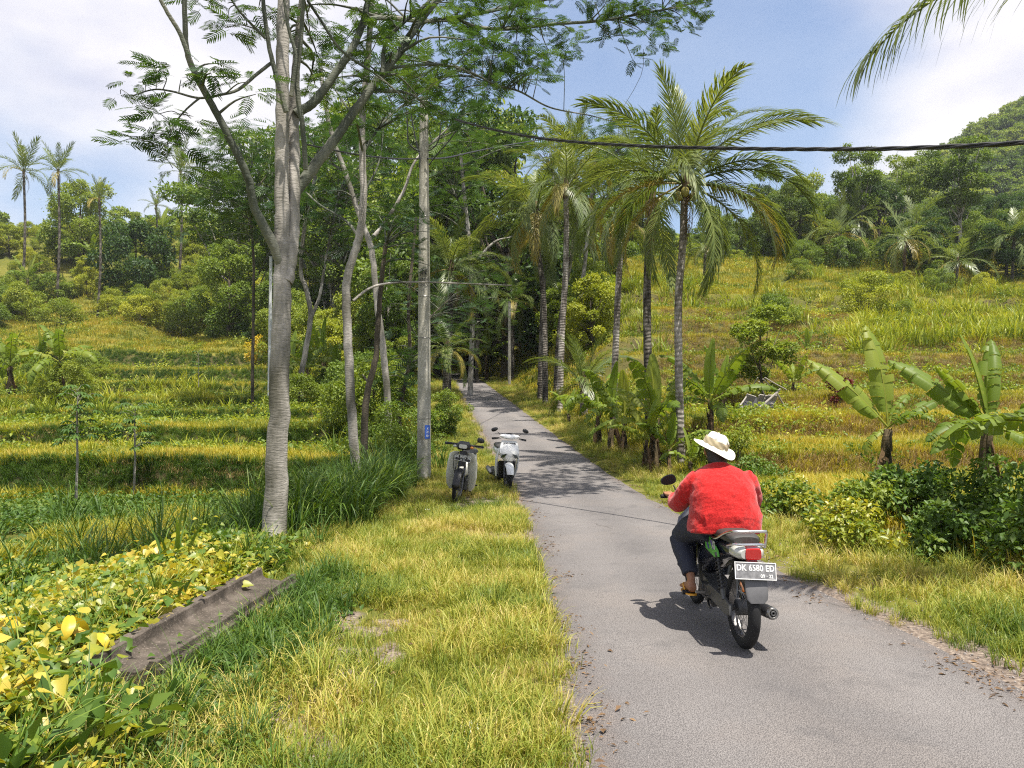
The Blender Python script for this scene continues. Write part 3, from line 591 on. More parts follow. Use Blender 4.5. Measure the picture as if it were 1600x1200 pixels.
# ================================================================ palms
def curve_pts(r,P,n):
    """smooth polyline through P (Catmull-Rom)"""
    P=[Vector(p) for p in P]; Q=[P[0]*2-P[1]]+P+[P[-1]*2-P[-2]]; out_=[]
    seg=len(P)-1
    for i in range(n+1):
        t=i/n*seg; k=min(int(t),seg-1); u=t-k; a,b,c,d=Q[k:k+4]
        out_.append(.5*((2*b)+(c-a)*u+(2*a-5*b+4*c-d)*u*u+(3*b-a-3*c+d)*u*u*u))
    return out_
def frond(L,elev,droop,seed,nl=72,ll=.80,hang=1.0,wid=.036,tw=0.,seg=3,yaw=0.):
    """pinnate frond from the origin along +X: rachis plus two rows of leaflets"""
    q=np.random.default_rng(seed); V=[];Q=[];T=[]
    ns=22; pts=[];p=np.zeros(3); e=elev; az=0
    tang=[]
    for i in range(ns+1):
        s=i/ns; d=np.array([math.cos(e)*math.cos(az),math.cos(e)*math.sin(az),math.sin(e)]); pts.append(p.copy()); tang.append(d)
        p=p+d*L/ns; e=elev-droop*((i+1)/ns)**1.35; az=yaw*((i+1)/ns)**1.5
    pts=np.array(pts); tang=np.array(tang)
    for i in range(ns+1):                      # rachis as a thin three sided rod
        s=i/ns; w=.035*(1-s*.88)*L/3.4; t=tang[i]; sd=np.cross(t,[0,0,1]); sd/=np.linalg.norm(sd)+1e-6; up=np.cross(sd,t)
        for a in (0,2.1,4.2): V.append(pts[i]+w*(sd*math.cos(a)+up*math.sin(a)))
    for i in range(ns):
        for k in range(3): Q.append((i*3+k,i*3+(k+1)%3,i*3+3+(k+1)%3,i*3+3+k)); T.append(.75)
    for side in (1,-1):
        for j in range(nl):
            s=.14+.86*(j+q.uniform(-.3,.3))/nl; s=min(max(s,.1),1); fi=s*ns; i=min(int(fi),ns-1); f=fi-i
            p=pts[i]*(1-f)+pts[i+1]*f; t=tang[i]*(1-f)+tang[i+1]*f; t/=np.linalg.norm(t)
            sd=np.cross(t,[0,0,1]); sd/=np.linalg.norm(sd)+1e-6; up=np.cross(sd,t)
            c,sn=math.cos(tw*s),math.sin(tw*s); sd,up=sd*c+up*sn,up*c-sd*sn
            le=ll*(L/3.4)*(.35+.65*math.sin(math.pi*min(1,s*.86+.12))**.7)*q.uniform(.85,1.1)
            ang=.95-.62*s+q.normal(0,.08); d=sd*side*math.sin(ang)+t*math.cos(ang)+up*q.uniform(.05,.4); d/=np.linalg.norm(d)
            base=len(V); pp=p.copy(); w0=wid*(L/3.4)*q.uniform(.8,1.15); hg=hang*q.uniform(.7,1.3); tt=q.uniform(0,1)
            for k in range(seg+1):
                u=k/seg; ww=w0*.5*(1-u**2.2*.93)*(1 if k else .55); wv=np.cross(d,up); wv/=np.linalg.norm(wv)+1e-6
                V.append(pp-wv*ww); V.append(pp+wv*ww); pp=pp+d*le/seg
                d=d+np.array([0,0,-hg*.62]); d/=np.linalg.norm(d)
            for k in range(seg): cc=base+2*k; Q.append((cc,cc+1,cc+3,cc+2)); T.append(tt)
    return new_mesh('frond',np.array(V),np.array(Q),np.array(T),mat=M['palm'])
FR={'young':[frond(2.7,.1,.6,s,hang=.3) for s in (1,2)],
    'full':[frond(3.5,.1,1.25,s,hang=.85,tw=.2*(s-4),yaw=.25*(s-4)) for s in (3,4,5)],
    'low':[frond(3.4,.0,1.75,s,hang=.95,yaw=.2*(s-7)) for s in (6,7,8)],
    'droop':[frond(3.3,-.1,1.5,s,hang=1.2) for s in (9,10)]}
FRo=[]
for s in (11,12):
    m_=frond(3.3,.0,1.75,s,hang=1.15); m_.materials.clear(); m_.materials.append(M['palm_old']); FRo.append(m_)
FRd=frond(2.6,-.2,1.0,13,nl=30,hang=1.6); FRd.materials.clear(); FRd.materials.append(M['dead'])
FRs={k:[frond(3.3,.05,d,s+30,nl=26,hang=h,wid=.07,seg=2) for s in (1,2)] for k,d,h in (('young',.5,.2),('full',1.2,.6),('low',1.7,1.0),('droop',1.5,1.3))}
FRso=[]
for s in (41,42):
    m_=frond(3.2,.0,1.7,s,nl=24,hang=1.1,wid=.075,seg=2); m_.materials.clear(); m_.materials.append(M['palm_old']); FRso.append(m_)
def nutmesh():
    b=MB().ell((0,0,0),(.10,.10,.125),10,8); return new_mesh('coconut',b.v,b.f,smooth=True,mat=M['green_nut'])
M['green_nut']=simple('green_yellow_husk',(.28,.24,.05),.5,var=.3)
NUT=nutmesh()
def palm(base,path,r0,r1,label,group='coconut palms',fr=(3,7,5,3),scale=1.,seed=0,dark=False,far=False,nuts=0,old=1,dead=1,custom=None,cat='palm tree',lean=0):
    """base: world point; path: offsets of the trunk up to the crown"""
    q=random.Random(seed); root=empty('coconut_palm',base,0,label,cat,group)
    pts=curve_pts(q,[(0,0,-.3),(0,0,0)]+[tuple(p) for p in path],26); n=len(pts)
    rad=[lerp(r0,r1,(i/(n-1))**.6)*(1+(.75 if i<2 else 0)*(1-i/2)*.6+(.05 if i%2 else 0)) for i in range(n)]
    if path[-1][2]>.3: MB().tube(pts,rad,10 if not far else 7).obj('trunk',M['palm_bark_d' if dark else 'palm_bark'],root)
    top=Vector(path[-1]); S=FRs if far else FR; So=FRso if far else FRo
    def put(me,az,el,sc,roll=0,nm='frond'):
        o=bpy.data.objects.new(nm,me); COL.objects.link(o); o.parent=root; o.location=top+Vector((math.cos(az),math.sin(az),0))*r1*.6
        o.rotation_euler=(Matrix.Rotation(az,3,'Z')@Matrix.Rotation(-el,3,'Y')@Matrix.Rotation(roll,3,'X')).to_euler(); o.scale=(sc*scale,)*3; return o
    if custom:
        for kind,az,el,sc in custom: put(q.choice(S[kind] if kind in S else So),R(az),R(el),sc,q.uniform(-.2,.2))
    ga=2.399; k=q.random()*6
    for cls,cnt,e0,e1 in (('young',fr[0],58,80),('full',fr[1],28,58),('low',fr[2],0,28),('droop',fr[3],-40,-8)):
        for i in range(cnt): k+=ga; put(q.choice(S[cls]),k,R(q.uniform(e0,e1)),q.uniform(.85,1.1),q.uniform(-.3,.3))
    for i in range(old): k+=ga; put(q.choice(So),k,R(q.uniform(-25,12)),q.uniform(.8,1))
    for i in range(dead): k+=ga; put(FRd,k,R(q.uniform(-70,-50)),q.uniform(.6,.9),nm='dead_frond')
    for i in range(nuts):
        o=bpy.data.objects.new('coconut',NUT); COL.objects.link(o); o.parent=root; a=q.uniform(0,6.28); o.location=top+Vector((math.cos(a)*.24,math.sin(a)*.24,q.uniform(-.35,-.05)))
    # fibrous heart where the stalks meet
    hb=MB()
    for i in range(9):
        a=i*2.4; p0=top+Vector((math.cos(a)*r1*.8,math.sin(a)*r1*.8,-.35)); p1=top+Vector((math.cos(a)*r1*.9,math.sin(a)*r1*.9,.35)); hb.tube([p0,(p0+p1)/2,p1],[.03,.06,.02],6)
    hb.tube([top+Vector((0,0,-.5)),top,top+Vector((0,0,.5))],[r1*1.05,r1*1.25,r1*.5],9)
    hb.obj('crown_shaft',M['stem'],root)
    return root
def P_trunk(px,Y,*pts):
    b=G(px,Y); return b,[at(x,y,Y)-b for x,y in pts]
# two tall palms in front on the right
b,p=P_trunk(1064,17.5,(1061,600),(1060,470),(1067,380),(1070,288))
palm(b,p,.105,.085,'tallest coconut palm, straight ringed trunk right behind the rider in the hat',fr=(2,4,3,1),scale=.92,seed=3,nuts=5,custom=[('young',95,84,1.1),('full',25,62,1.12),('full',40,70,1.1),('full',0,50,1.15),('full',-20,42,1.1),('low',-12,22,1.1),('low',15,8,1.1),('low',-35,-8,1.05),('droop',-5,-20,1.1),('droop',-60,-35,1.0),('old',188,2,1.05),('low',170,30,1.0),('low',200,12,1.),('full',160,50,.95),('droop',215,-30,.9),('old',5,2,1.1)])
b,p=P_trunk(1015,22.5,(1012,560),(1011,450),(1014,380),(1018,300))
palm(b,p,.15,.10,'dark ringed coconut palm just left of the tallest one, crown partly hidden by it',fr=(3,5,4,3),seed=8,dark=True,nuts=3,scale=.95)
b,p=P_trunk(957,25,(962,540),(966,450),(970,390),(972,345))
palm(b,p,.13,.09,'slim leaning coconut palm with pale smooth trunk and few yellowing drooping fronds',fr=(0,1,1,3),seed=5,scale=.6,old=3)
b,p=P_trunk(874,33,(878,520),(883,440),(885,360),(884,295))
palm(b,p,.16,.12,'white-flecked palm trunk with hanging orange fruit stalks, left of the slim leaning palm',fr=(3,6,4,4),seed=12,nuts=9,scale=1.05,old=3)
b,p=P_trunk(852,37,(851,520),(848,450),(840,380),(838,330))
palm(b,p,.17,.12,'coconut palm with the darker curved trunk in the close cluster by the road bend',fr=(3,6,5,4),seed=14,dark=True,scale=1.15,old=2)
b,p=P_trunk(843,39,(846,520),(850,440),(862,360))
palm(b,p,.15,.11,'rearmost coconut palm of the close cluster by the road bend, crown low among others',fr=(2,6,5,3),seed=15,dark=True,scale=1.0)
b,p=P_trunk(868,41,(872,540),(880,470),(905,320),(893,250))
palm(b,p,.15,.11,'coconut palm with the highest upright crown in the cluster by the road bend',fr=(4,5,3,2),seed=16,dark=True,scale=1.05,old=2)
b,p=P_trunk(700,40,(701,560),(703,500),(705,420))
palm(b,p,.2,.14,'full coconut palm with long upright fronds just right of the concrete pole',fr=(5,8,4,2),seed=17,dark=True,scale=1.15,old=2)
b,p=P_trunk(696,33,(697,575),(699,545))
palm(b,p,.17,.13,'short coconut palm with yellow tipped fronds low beside the far road edge',fr=(3,5,4,2),seed=18,dark=True,scale=.62,old=4)
b,p=P_trunk(745,60,(747,500),(750,440))
palm(b,p,.2,.15,'coconut palm with arching fronds over the far end of the road',fr=(3,7,5,3),seed=19,dark=True,scale=1.2,old=2)
b,p=P_trunk(800,58,(801,480),(805,470))
palm(b,p,.2,.15,'coconut palm behind the thin concrete post, one pale frond over its top',fr=(3,6,4,2),seed=20,dark=True,scale=1.0,old=4)
b,p=P_trunk(912,30,(912,600))
palm(b,p,.2,.15,'young trunkless palm with fronds rising from the ground by the palm cluster',fr=(4,5,3,0),seed=21,scale=.82,old=2,dead=0)
# left skyline
for px,Y,top,sc,sd_,lab in [(36,118,268,1.75,31,'wind-blown coconut palm at the far left edge against the sky'),(90,112,268,1.45,32,'coconut palm with upright crown and thin trunk, second from the far left'),(154,104,312,1.05,33,'scruffy coconut palm with sparse upright crown and dark trunk on the left slope'),(281,118,268,1.55,34,'coconut palm on the left skyline behind hanging feathery leaves'),(243,130,322,.9,35,'small distant palm beside the trees on the left skyline')]:
    bz={36:430,90:415,154:430,281:360,243:380}[px]; b=at(px,bz,Y); b.z=min(b.z,Hs(b.x,b.y)) ; t=at(px+1,top,Y)-b
    palm(b,[t*.5+Vector((.3,0,0)),t],.22*sc**.3,.14*sc**.3,lab,group='palms on the left skyline',fr=(5,5,3,1) if px!=154 else (4,3,1,2),scale=sc,seed=sd_,far=True,dark=True,old=1)
# right hill palms
for px,Y,top,sc,sd_,lab in [(1310,88,368,1.5,41,'coconut palm with yellowing fronds at the left end of the right hilltop row'),(1336,95,345,1.4,47,'taller coconut palm just behind the left end of the right hilltop row'),(1415,82,375,1.5,42,'coconut palm with golden drooping fronds in the middle of the hilltop row'),(1432,92,352,1.45,48,'coconut palm crown rising behind the golden one on the hilltop'),(1497,78,408,1.4,43,'grey-green coconut palm with drooping fronds right of the golden one'),(1535,92,375,1.35,49,'dim coconut palm between the two right-hand crowns on the hilltop'),(1585,78,372,1.4,44,'coconut palm cut by the right edge of the view'),(1102,75,388,.8,45,'small young palm alone on top of the grassy hill behind the tall trunks'),(1250,96,345,1.0,46,'distant coconut palm at the tree edge above the grassy hill')]:
    b=G(px,Y); t=at(px,top,Y)-b; t.z=max(t.z,1.5); palm(b,[t*.5,t],.19,.13,lab,group='palms along the right hilltop',fr=(2,5,4,4),scale=sc,seed=sd_,far=True,dark=True,old=5 if sd_ in(41,42) else 2)
# palm outside the frame whose frond hangs into the upper right corner
rt=palm(Vector((5.85,5.6,Hs(5.85,5.6))),[(-.05,.1,2.6),(.0,.1,5.2)],.16,.11,'coconut palm whose single frond hangs into the upper right corner',fr=(1,1,0,0),scale=.8,seed=51,custom=[('droop2',0,0,.1)] if False else [('full',40,30,1.),('full',-50,35,1.),('low',85,15,.9)],old=0,dead=0)
cf=frond(3.4,.30,1.25,77,nl=66,ll=.95,hang=.75,wid=.04,seg=5); o=link('frond',cf,rt,loc=(0,.1,4.9)); o.rotation_euler=(0,0,R(182))

# ================================================================ banana plants
def banana_leaf(L,Wd,elev,droop,seed,tear=.35,fold=.35,petiole=.16,ns=30):
    q=np.random.default_rng(seed); V=[];Q=[];T=[]; p=np.zeros(3); e=elev; pts=[];tg=[]
    tot=L*(1+petiole)
    for i in range(ns+1):
        d=np.array([math.cos(e),0,math.sin(e)]); pts.append(p.copy()); tg.append(d); p=p+d*tot/ns; e=elev-droop*((i+1)/ns)**1.7
    k0=int(ns*petiole/(1+petiole))
    for i in range(ns+1):                      # midrib
        w=(.024 if i<=k0 else .016*(1-(i-k0)/(ns-k0)*.8))*L/1.6; t=tg[i]; up=np.array([-t[2],0,t[0]])
        for a in (0,1.57,3.14,4.71): V.append(pts[i]+w*(np.array([0,1,0])*math.cos(a)+up*math.sin(a)))
    for i in range(ns):
        for k in range(4): Q.append((i*4+k,i*4+(k+1)%4,i*4+4+(k+1)%4,i*4+4+k)); T.append(.95)
    m=3
    for side in (1,-1):
        ang=fold+q.normal(0,.06); prev=None; tt=q.uniform(.2,.7)
        for i in range(k0,ns):
            s0=(i-k0)/(ns-k0); s1=(i+1-k0)/(ns-k0); torn=q.random()<tear
            if torn or prev is None: ang=fold+q.normal(0,.12+.35*tear); rag=q.uniform(.86,1.0); tt=np.clip(tt+q.normal(0,.12),0,1)
            row=[]
            for s,pp,t in ((s0,pts[i],tg[i]),(s1,pts[i+1],tg[i+1])):
                wd=Wd/2*(math.sin(math.pi*min(1,(s*.93+.05))**.75)**.55)*rag*(1 if s<.98 else .2); up=np.array([-t[2],0,t[0]]); r=[]
                for j in range(m+1):
                    u=j/m; a=ang-u*u*(.55+.4*tear); r.append(pp+up*.004+wd*u*(np.array([0,side,0])*math.cos(a)+up*math.sin(a)*1.0)+t*wd*u*.22)
                row.append(r)
            if not torn and prev is not None: row[0]=[ (a+b)/2 for a,b in zip(row[0],prev)]
            base=len(V); V+=row[0]+row[1]
            for j in range(m):
                a,b,c,d=base+j,base+j+1,base+m+2+j,base+m+1+j; Q.append((a,b,c,d)); T.append(np.clip(tt+(.25 if j==m-1 and q.random()<.1 else 0),0,1))
            prev=row[1]
    return new_mesh('banana_leaf',np.array(V),np.array(Q),np.array(T),smooth=True,mat=M['banana'])
BL=[banana_leaf(1.7,.5,.0,1.1,1,.6),banana_leaf(1.7,.52,.0,1.7,2,.85),banana_leaf(1.6,.52,.0,.5,3,.5,.2),banana_leaf(1.7,.5,.0,2.1,4,.7,.1),banana_leaf(1.5,.42,.0,.25,5,.05,.7)]
BD=[banana_leaf(1.2,.3,.0,.6,6,.7,-.6),banana_leaf(1.0,.24,.0,.4,7,.8,-.9)]
for m_ in BD: m_.materials.clear(); m_.materials.append(M['dead'])
def stem_mesh(h,r,seed):
    q=random.Random(seed); b=MB(); n=9; P=[(0.03*math.sin(i*.8),.02*math.cos(i),h*i/(n-1)-.1) for i in range(n)]
    b.tube(P,[r*(1.25-.6*i/(n-1)) for i in range(n)],10)
    for i in range(7):
        a=q.uniform(0,6.28); z=q.uniform(0,h*.8); b.prism([(-.03,0),(.04,.0),(.03,h*.2),(-.01,h*.24)],(math.cos(a)*r*1.15,math.sin(a)*r*1.15,z),(-math.sin(a),math.cos(a),0),(math.cos(a)*.2,math.sin(a)*.2,1),.006)
    return new_mesh('pseudostem',b.v,b.f,smooth=True,mat=M['stem'])
SM=[stem_mesh(1.0,.09,1),stem_mesh(1.0,.08,2)]
def banana(base,label,group='banana plants',sc=1.,h=1.0,n=7,seed=0,spec=None,dead=2):
    q=random.Random(seed); root=empty('banana_plant',base,q.uniform(0,6) if spec is None else 0,label,'banana plant',group,scale=sc)
    s=link('pseudostem',q.choice(SM),root); s.scale=(1,1,h)
    if spec is None:
        spec=[]; a=q.uniform(0,360)
        for i in range(n):
            a+=137; el=84-i*11+q.uniform(-8,8); spec.append((a,el,q.uniform(.8,1.1),(4 if i==0 else q.choice([0,2]) if i<3 else q.choice([0,1,3]))))
    for sp in spec:
        az,el,k,ty=sp[:4]; roll=R(sp[4]) if len(sp)>4 else 0
        o=link('leaf',BL[ty],root,loc=(0,0,h-.12)); o.scale=(k,)*3
        o.rotation_euler=(Matrix.Rotation(R(az),3,'Z')@Matrix.Rotation(-R(el),3,'Y')@Matrix.Rotation(roll,3,'X')).to_euler()
    for i in range(dead):
        o=link('dead_leaf',q.choice(BD),root,loc=(0,0,h-.2)); o.rotation_euler=(0,R(q.uniform(62,80)),0); o.rotation_euler=(Matrix.Rotation(q.uniform(0,6.28),3,'Z')@Matrix.Rotation(R(q.uniform(60,80)),3,'Y')).to_euler()
    return root
b=at(1388,690,10.6); b.z=Hs(b.x,b.y); h1=at(1388,655,10.6).z-b.z
banana(b,'banana plant with one tall upright torn leaf, nearest to the rider on the right',h=h1,seed=1,dead=1,
   spec=[(95,84,.86,2,12),(160,52,.80,2,-35),(30,62,.40,0),(5,35,.55,2,20),(190,-20,.35,1),(300,40,.4,1)])
b=at(1545,720,9.0); b.z=Hs(b.x,b.y); h2=at(1545,650,9).z-b.z
banana(b,'large banana clump at the right edge with a long leaf arching over its stems',h=h2,seed=2,dead=1,
   spec=[(118,80,.68,4,18),(60,74,.66,2,-20),(158,46,.74,2,-40),(150,62,.5,2,40),(200,12,.55,0,0),(235,18,.62,0,10),(10,20,.9,0,-30),(320,-15,.7,1),(80,5,.7,1)])
b=at(1600,720,7.4); b.z=Hs(b.x,b.y)
rt=banana(b+Vector((.5,.2,0)),'banana plant mostly outside the right edge, broad leaf drooping left over the shrubs',h=1.55,seed=3,dead=0,
   spec=[(178,8,.8,0,30),(30,40,1,0),(250,30,.9,1)])
# small banana plants by the road and on the slopes
for i,(px,py,Y,sc,h,n,lab) in enumerate([
 (935,660,22,1.0,1.25,6,'banana plant leftmost in the row left of the dark palm trunk'),
 (955,662,21,1.05,1.3,7,'banana plant in the middle of the row left of the dark palm trunk'),
 (975,665,20.5,.95,1.2,6,'banana plant at the right end of the row left of the dark palm trunk'),
 (1022,695,17.6,1.05,1.35,7,'banana plant with upright green leaves and shaggy stem between the two tall palm trunks'),
 (1010,700,17.2,.8,1.2,5,'smaller shaggy banana plant in front of the dark palm trunk'),
 (1045,705,17.2,.75,.9,4,'low banana plant at the foot of the tallest palm'),
 (1110,650,20,1.1,1.3,8,'banana plant with broad arching leaves right of the tallest palm'),
 (1128,640,21.5,.9,1.2,5,'banana plant with some brown leaves behind the arching one'),
 (1078,700,16.5,.6,.7,4,'small yellowing banana plant behind the rider hat'),
 (888,620,28,.7,.7,4,'single leaved banana sprout by the white flecked palm'),
 (92,575,46,1.6,1.6,8,'banana plant with brown hanging leaves in the left field'),
 (15,560,50,1.7,1.4,7,'banana plant at the left edge of the field'),
 (60,540,60,1.6,1.5,6,'banana plant behind the one with brown leaves'),
 (480,560,50,1.5,1.5,7,'banana plant right of the big pale tree trunk, lower field edge'),
 (505,555,52,1.7,1.8,8,'tall banana plant between the big tree and the thin trunks'),
 (527,560,49,1.3,1.4,6,'banana plant touching the thin leaning trunk on its left'),
 (455,545,55,1.6,1.6,7,'banana plant partly behind the big pale trunk'),
 (760,575,62,1.7,1.4,7,'banana plant beside the far road bend'),
 (726,570,66,1.6,1.4,6,'banana plant at the very end of the visible road'),
 (375,470,95,1.9,2.0,7,'banana plant at the dark forest edge left of the big tree'),
 (350,480,98,1.8,2.0,7,'banana plant left of the one at the dark forest edge'),
 (140,400,125,2.2,2.0,6,'banana plant high on the left slope'),(205,345,140,2.2,2.0,6,'banana plant near the left hilltop centre'),
 (250,350,138,2.4,2.2,7,'banana plant right of centre near the left hilltop'),(310,345,138,2.4,2.2,7,'banana plant near the hilltop below the skyline palm'),(345,345,135,2.3,2,7,'banana plant near the hilltop close to the big tree'),
 (40,440,112,2.2,2,6,'banana plant on the left slope near the frame edge'),
 (1240,600,30,.8,.7,5,'small banana plant right of the collapsed shelter'),(1262,560,40,.7,.6,5,'tiny banana sapling on the bright right slope'),(955,470,60,1.2,1.2,5,'banana plant in the hill grass behind the palms')]):
    b=G(px,Y); banana(b,lab,sc=sc*(.88 if Y<24 else 1),h=h,n=n,seed=100+i,dead=3 if 'brown' in lab or 'shaggy' in lab else 1)

# ================================================================ feathery-leaved trees by the road
def bip_template(np_=9,seg=2,pl=.36,pw=.060,seed=0):
    q=np.random.default_rng(seed); V=[];Q=[]
    for i in range(4): s=i/3; V+= [(s,-.008,-.10*s*s),(s,.008,-.10*s*s)]
    for i in range(3): Q.append((2*i,2*i+1,2*i+3,2*i+2))
    for side in (1,-1):
        for j in range(np_):
            s=.16+.80*(j+.3)/np_; l=pl*(.45+.55*math.sin(math.pi*min(1,s*.85+.1)))*q.uniform(.85,1.1); a=1.05-.35*s+q.normal(0,.06)
            d=np.array([math.cos(a),side*math.sin(a),.10]); p=np.array([s,0,-.10*s*s]); base=len(V)
            for k in range(seg+1):
                u=k/seg; w=pw*.5*(.55 if k==0 else (1.0 if k<seg else .25)); t=np.array([-d[1],d[0],0])*side; t/=np.linalg.norm(t)
                V.append(tuple(p-t*w)); V.append(tuple(p+t*w)); p=p+d*l/seg; d=d+np.array([.05,0,-.42]); d/=np.linalg.norm(d)
            for k in range(seg): c=base+2*k; Q.append((c,c+1,c+3,c+2))
    return np.array(V),np.array(Q)
BIP=[bip_template(9,2,seed=s) for s in range(3)]; BIPs=[bip_template(6,1,.42,.12,seed=s) for s in range(2)]
def stamp(tpl,O,D,U,S,tint):
    v,q=tpl; D=D/np.linalg.norm(D,axis=1,keepdims=True); Sd=np.cross(U,D); Sd/=np.linalg.norm(Sd,axis=1,keepdims=True)+1e-9; U=np.cross(D,Sd)
    P=O[:,None,:]+S[:,None,None]*(v[None,:,0:1]*D[:,None,:]+v[None,:,1:2]*Sd[:,None,:]+v[None,:,2:3]*U[:,None,:])
    n=len(O); Qn=(q[None]+(np.arange(n)*len(v))[:,None,None]).reshape(-1,4); return P.reshape(-1,3),Qn,np.repeat(tint,len(q))
def feather_crown(C,rad,k,ls,seed,tpls):
    """C: cluster centres; k leaves each, fanning out level or drooping"""
    q=np.random.default_rng(seed); C=np.asarray(C); n=len(C); parts=[]
    O=np.repeat(C,k,0)+q.normal(0,1,(n*k,3))*np.repeat(rad,k)[:,None]*np.array([.6,.6,.28]); a=q.uniform(0,6.283,n*k)
    off=O-np.repeat(C,k,0); D=np.stack([np.cos(a),np.sin(a),q.uniform(-.45,.3,n*k)],1)+off/(np.repeat(rad,k)[:,None]+.05)*.7; U=np.array([0,0,1.])+q.normal(0,.28,(n*k,3)); S=ls*q.uniform(.65,1.2,n*k); T=np.clip(np.repeat(q.uniform(0,.7,n),k)+q.uniform(0,.35,n*k),0,1)
    w=q.integers(0,len(tpls),n*k)
    for i,t in enumerate(tpls):
        m=w==i; parts.append(stamp(t,O[m],D[m],U[m],S[m],T[m]))
    return merge(parts)
def limb_tree(base,label,limbs,clusters,lr,k,ls,seed,group,mats,tpls=BIP,leafm='feather'):
    """limbs: [(points world, radii)], first is the trunk; twigs run from the nearest limb point to every cluster"""
    q=random.Random(seed); root=empty('roadside_tree',base,0,label,'tree',group); samples=[]; rb=Vector(base)
    for i,(P,r) in enumerate(limbs):
        m=max(8,len(P)*7); pts=curve_pts(q,P,m); rr=np.interp(np.linspace(0,1,m+1),np.linspace(0,1,len(r)),r)
        jit=[Vector((q.gauss(0,1),q.gauss(0,1),0))*rr[j]*.06 for j in range(m+1)]
        pts=[p+j_ for p,j_ in zip(pts,jit)]
        MB().tube([p-rb for p in pts],rr,12 if rr[0]>.05 else 8).obj('trunk' if i==0 else 'limb',M[mats[0] if i in (0,1) else mats[1]],root)
        for j in range(m//4,m+1): samples.append((pts[j],rr[j],i))
    tw=MB(); SA=np.array([s[0] for s in samples]); pen=np.array([.6 if s[2]==0 else 0 for s in samples])
    keep=[]
    for c in clusters:
        c=Vector(c); d=np.linalg.norm(SA-np.array(c),axis=1)+pen+np.maximum(0,SA[:,2]-c.z)*1.5; j=int(np.argmin(d)); a=samples[j][0]; L_=(c-a).length
        if L_>1.8*max(1,ls/.30): keep.append(False); continue
        keep.append(True); mid=(a+c)/2+Vector((q.gauss(0,.06),q.gauss(0,.06),.10))*L_
        r0=min(samples[j][1]*.6,.012+.012*L_); P=curve_pts(q,[a,mid,c],6); tw.tube([p-rb for p in P],[lerp(r0,.004,i/6) for i in range(7)],5)
        for s in P[2:]: pass
    clusters=[c for c,k_ in zip(clusters,keep) if k_]; lr=np.asarray(lr)[np.array(keep)]
    v,qd,t=feather_crown(np.array([tuple(c) for c in clusters])-np.array(rb),lr,k,ls,seed,tpls)
    tf=np.array([f for f in tw.f if len(f)==4]); nq=len(qd)
    me=new_mesh('crown',np.concatenate([v,np.array([tuple(p) for p in tw.v])]),np.concatenate([qd,tf+len(v)]),np.concatenate([t,np.full(len(tf),.5)]),mat=M[leafm]); me.materials.append(M[mats[1]])
    me.polygons.foreach_set('material_index',np.r_[np.zeros(nq,np.int32),np.ones(len(tf),np.int32)]); link('crown',me,root)
    return root
def PX(L,Y0,Y1=None):   # image points joined into a limb, running from depth Y0 to Y1
    Y1=Y0 if Y1 is None else Y1; n=len(L); return [at(x,y,lerp(Y0,Y1,i/max(1,n-1))) for i,(x,y) in enumerate(L)]
q=random.Random(5)
tb=at(427,865,8.3); tb.z=Hs(tb.x,tb.y)
pw=8.3/F*.80
